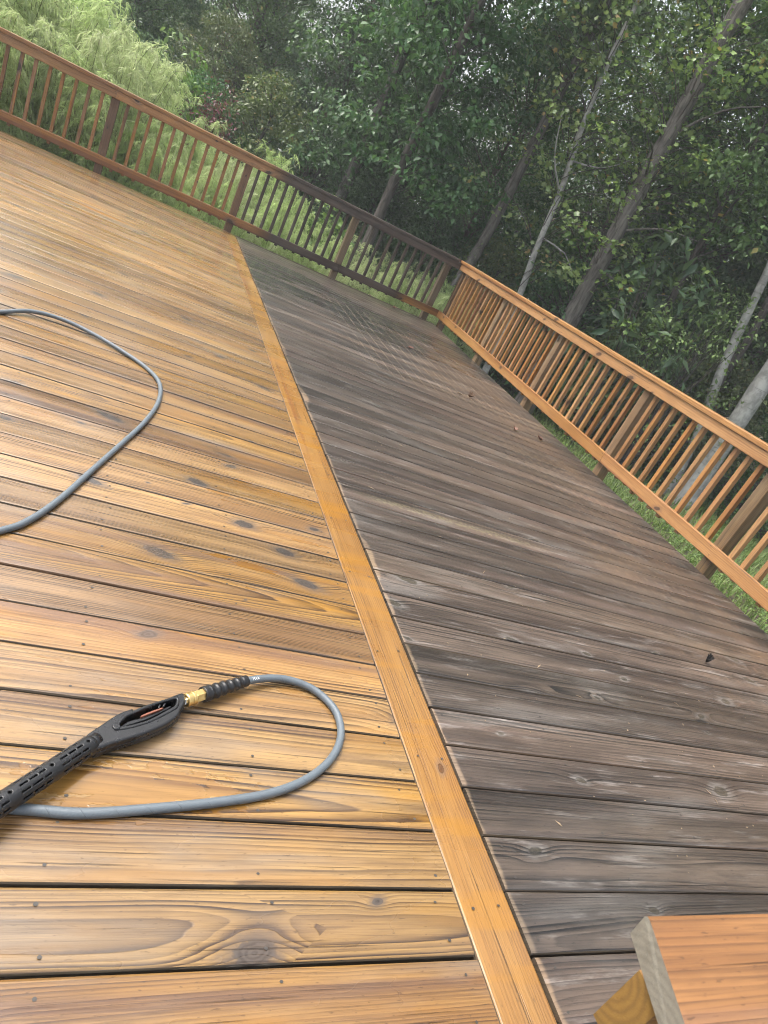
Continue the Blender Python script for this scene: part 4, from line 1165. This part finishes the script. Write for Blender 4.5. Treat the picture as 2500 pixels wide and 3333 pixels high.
def fennel(x_, y_, sc_, rd, grp):
    i = rd.randrange(4)
    lab = {'tall': 'tall feathery pale green fennel plant in the thick stand behind the far railing',
           'low': 'short feathery pale green fennel plant near the outside corner of the deck'}[grp]
    plant('fennel_plant', lab, 'plant', 'tall fennel stand' if grp == 'tall' else 'low fennel plants', (x_, y_, GZ), rd.uniform(0, 6.28), sc_, fen[i][0], fen[i][1], M['stem'], M['fennel'], 'stems', 'feathery_leaves')
rd = random.Random(41)
def top_at(x_):        # height of the stand above ground along x (it falls away to the right)
    pts = [(-6, 3.3), (-2.0, 3.15), (-1.2, 2.95), (-0.4, 2.5), (0.3, 2.05), (0.9, 1.9), (1.6, 1.75), (2.2, 1.6), (3.2, 1.35)]
    for (a0, h0), (a1, h1) in zip(pts, pts[1:]):
        if a0 <= x_ <= a1: return h0 + (h1 - h0) * (x_ - a0) / (a1 - a0)
    return 1.2
for (y_, stp) in ((10.35, 0.48), (10.95, 0.46), (11.6, 0.46), (12.3, 0.46), (13.0, 0.5)):
    x_ = -4.2 + rd.uniform(0, 0.4)
    while x_ < 3.0:
        hgt = top_at(x_ * 12.2 / y_ if x_ > -1.5 else x_) * (0.80 if y_ < 10.6 else 1.0) * rd.uniform(0.86, 1.04)
        fennel(x_, y_ + rd.uniform(-0.22, 0.22), hgt / 2.62, rd, 'tall')
        x_ += stp * rd.uniform(0.8, 1.25)
fennel(2.05, 11.9, 0.86, rd, 'tall')
for (y_, x0_, x1_) in ((10.25, 2.4, 5.6), (10.9, 2.6, 6.0), (11.6, 2.9, 6.0), (12.3, 2.9, 5.6)):
    x_ = x0_
    while x_ < x1_:
        fennel(x_, y_ + rd.uniform(-0.25, 0.25), rd.uniform(0.4, 0.6), rd, 'low')
        x_ += rd.uniform(0.45, 0.75)

# ------------------------------------------------------------------ grass and weeds
rs = np.random.RandomState(51)
def scatter(n, fn): return np.array([fn() for _ in range(n)])
def area_pts(n):
    out = []
    while len(out) < n:
        x_, y_ = rs.uniform(-4, 13), rs.uniform(-1, 15)
        if x_ < 4.05 and y_ < 9.3: continue
        th_ = math.degrees(math.atan2(x_, y_)); r_ = math.hypot(x_, y_)
        e_ = edge(th_)
        if r_ > e_ + 0.3 or rs.rand() > 0.35 + 0.65 * (1 - max(0, r_ - e_ + 3) / 3.3): continue
        if math.sin(x_ * 1.7 + 0.5) * math.cos(y_ * 1.3) + 0.4 * math.sin(x_ * 4.3 + y_ * 3.1) < -0.15 and rs.rand() < 0.7: continue
        out.append((x_, y_))
    return np.array(out)
n = 36000
P = area_pts(n)
patch = 0.5 + 0.5 * np.sin(P[:, 0] * 1.1 + 2 * np.sin(P[:, 1] * 0.8)) * np.cos(P[:, 1] * 0.9)
h = rs.uniform(0.09, 0.24, n) * (0.65 + 0.9 * patch)
a = rs.uniform(0, 6.28, n)
base = np.stack([P[:, 0], P[:, 1], np.full(n, GZ - 0.02)], 1)
ld = np.stack([np.cos(a), np.sin(a), np.zeros(n)], 1)
sd3 = np.stack([-np.sin(a), np.cos(a), np.zeros(n)], 1)
w = rs.uniform(0.003, 0.0065, n)[:, None]
bend = rs.uniform(0.15, 0.9, n)[:, None] * h[:, None]
midp = base + ld * bend * 0.35 + np.array([0, 0, 1]) * h[:, None] * 0.6
tipp = base + ld * bend + np.array([0, 0, 1]) * h[:, None]
V = np.stack([base - sd3 * w, base + sd3 * w, midp + sd3 * w, midp - sd3 * w, tipp], 1).reshape(-1, 3)
i = np.arange(n)[:, None] * 5
T = np.concatenate([i + np.array([[0, 1, 2]]), i + np.array([[0, 2, 3]]), i + np.array([[3, 2, 4]])], 1).reshape(-1, 3)
tag(link('grass', np_mesh('grass', V, T), None, M['grass']), 'bright green grass growing along the outside of the deck', 'grass', kind='stuff')
n = 30000
P = area_pts(n)
z_ = GZ + rs.uniform(0.02, 0.16, n) * (0.4 + 1.2 * (0.5 + 0.5 * np.sin(P[:, 0] * 2.1) * np.sin(P[:, 1] * 1.7)))
C = np.stack([P[:, 0], P[:, 1], z_], 1)
me = leaves_mesh('ground_cover', C, rs.normal(size=(n, 3)) * np.array([1, 1, 0.3]), rs.normal(size=(n, 3)) * 0.4 + np.array([0, 0, 1]), rs.uniform(0.03, 0.075, n), rs.uniform(0.018, 0.045, n))
tag(link('ground_cover', me, None, M['weed']), 'low leafy weeds among the grass', 'weeds', kind='stuff')

# ------------------------------------------------------------------ dead leaves and litter on the grey boards
def dry_leaf(label, x_, y_, size, rz, mat, curl):
    bm = bmesh.new()
    nx = 7
    rows_ = []
    for i in range(nx + 1):
        t = i / nx; wd = size * 0.34 * math.sin(math.pi * min(1, t * 0.93 + 0.04)) ** 0.8 * (1 + 0.25 * math.sin(t * 19))
        x0 = (t - 0.5) * size
        zc = 0.002 + curl * size * (t - 0.4) ** 2
        rows_.append([bm.verts.new((x0, -wd, zc + curl * wd * 1.0)), bm.verts.new((x0, -wd * .45, zc + curl * wd * .3)), bm.verts.new((x0, 0, zc)), bm.verts.new((x0, wd * .45, zc + curl * wd * .35)), bm.verts.new((x0, wd, zc + curl * wd * 1.3))])
    for i in range(nx):
        for j in range(4): bm.faces.new((rows_[i][j], rows_[i + 1][j], rows_[i + 1][j + 1], rows_[i][j + 1]))
    me = bpy.data.meshes.new('dry_leaf'); bm.to_mesh(me); bm.free()
    o = link('dry_leaf', me, None, mat); o.location = (x_, y_, 0.002); o.rotation_euler = (0, 0, rz)
    md = o.modifiers.new('t', 'SOLIDIFY'); md.thickness = 0.0006
    return tag(o, label, 'leaf')
M['leaf_dry'] = plain('dry_brown_leaf', (0.13, 0.075, 0.04), 0.7, var=0.5, bscale=120)
M['leaf_dryr'] = plain('dry_reddish_leaf', (0.14, 0.065, 0.04), 0.65, var=0.4, bscale=120)
M['leaf_black'] = plain('wet_black_leaf', (0.012, 0.010, 0.009), 0.45, bscale=120)
M['leaf_tan'] = plain('pale_tan_leaf', (0.26, 0.20, 0.14), 0.7, var=0.4, bscale=120)
dry_leaf('curled brown leaf among the check pattern stains near the side railing', 3.196, 5.586, 0.085, 0.4, M['leaf_dry'], 1.2)
dry_leaf('small reddish leaf on grey boards below the side railing', 3.445, 5.028, 0.07, 1.2, M['leaf_dryr'], 0.8)
dry_leaf('reddish leaf lying nearest the side railing edge', 3.742, 5.04, 0.065, 2.0, M['leaf_dryr'], 0.9)
dry_leaf('pale tan leaf left of the curled brown leaf', 3.06, 5.56, 0.06, 2.6, M['leaf_tan'], 0.5)
dry_leaf('pinkish leaf lying alone in the middle of the dark damp boards', 2.92, 6.75, 0.075, 0.2, M['leaf_dryr'], 0.6)
dry_leaf('black wet leaf standing in a gap at the right of the grey boards', 3.03, 1.935, 0.045, 0.3, M['leaf_black'], 2.2)
dry_leaf('orange brown leaf on the dark boards under the far railing', 3.46, 9.15, 0.08, 0.7, M['leaf_dryr'], 0.6)
dry_leaf('pale speckled leaf at the far edge of the grey boards', 3.10, 9.28, 0.06, 1.9, M['leaf_tan'], 0.6)
# crumbs of leaf and twig
rs = np.random.RandomState(61); n = 900
x_ = rs.uniform(1.25, 4.05, n); y_ = 0.8 + 8.3 * rs.uniform(0, 1, n)
C = np.stack([x_, y_, np.full(n, 0.0026)], 1)
ax = np.stack([rs.normal(size=n), rs.normal(size=n) * 0.6, np.zeros(n)], 1)
L_ = np.where(rs.rand(n) < 0.1, rs.uniform(0.02, 0.05, n), rs.uniform(0.004, 0.012, n))
me = leaves_mesh('leaf_litter', C, ax, np.tile(np.array([[0.05, 0.02, 1.0]]), (n, 1)) + rs.normal(size=(n, 3)) * 0.15, L_, np.minimum(0.006, rs.uniform(0.002, 0.007, n)), 0.1)
tag(link('leaf_litter', me, None, M['debris']), 'crumbs of dead leaf and twig scattered on the grey boards', 'litter', kind='stuff')

# ------------------------------------------------------------------ thin humid haze
N = Nodes('humid_air')
pv_ = N.t.nodes.new('ShaderNodeVolumePrincipled')
pv_.inputs['Color'].default_value = (0.90, 0.95, 1.0, 1.0)
pv_.inputs['Density'].default_value = 0.0024
pv_.inputs['Anisotropy'].default_value = 0.0
N.t.links.new(pv_.outputs[0], N.out.inputs['Volume'])
bm = bmesh.new(); bmesh.ops.create_cube(bm, size=1.0)
for v in bm.verts: v.co = (v.co.x * 1420 + 3, v.co.y * 1420 + 3, (v.co.z + 0.5) * 20.5 - 2.2)
me = bpy.data.meshes.new('haze'); bm.to_mesh(me); bm.free()
tag(link('haze', me, None, N.mat), 'thin humid haze over the deck and woods', 'haze', kind='stuff')
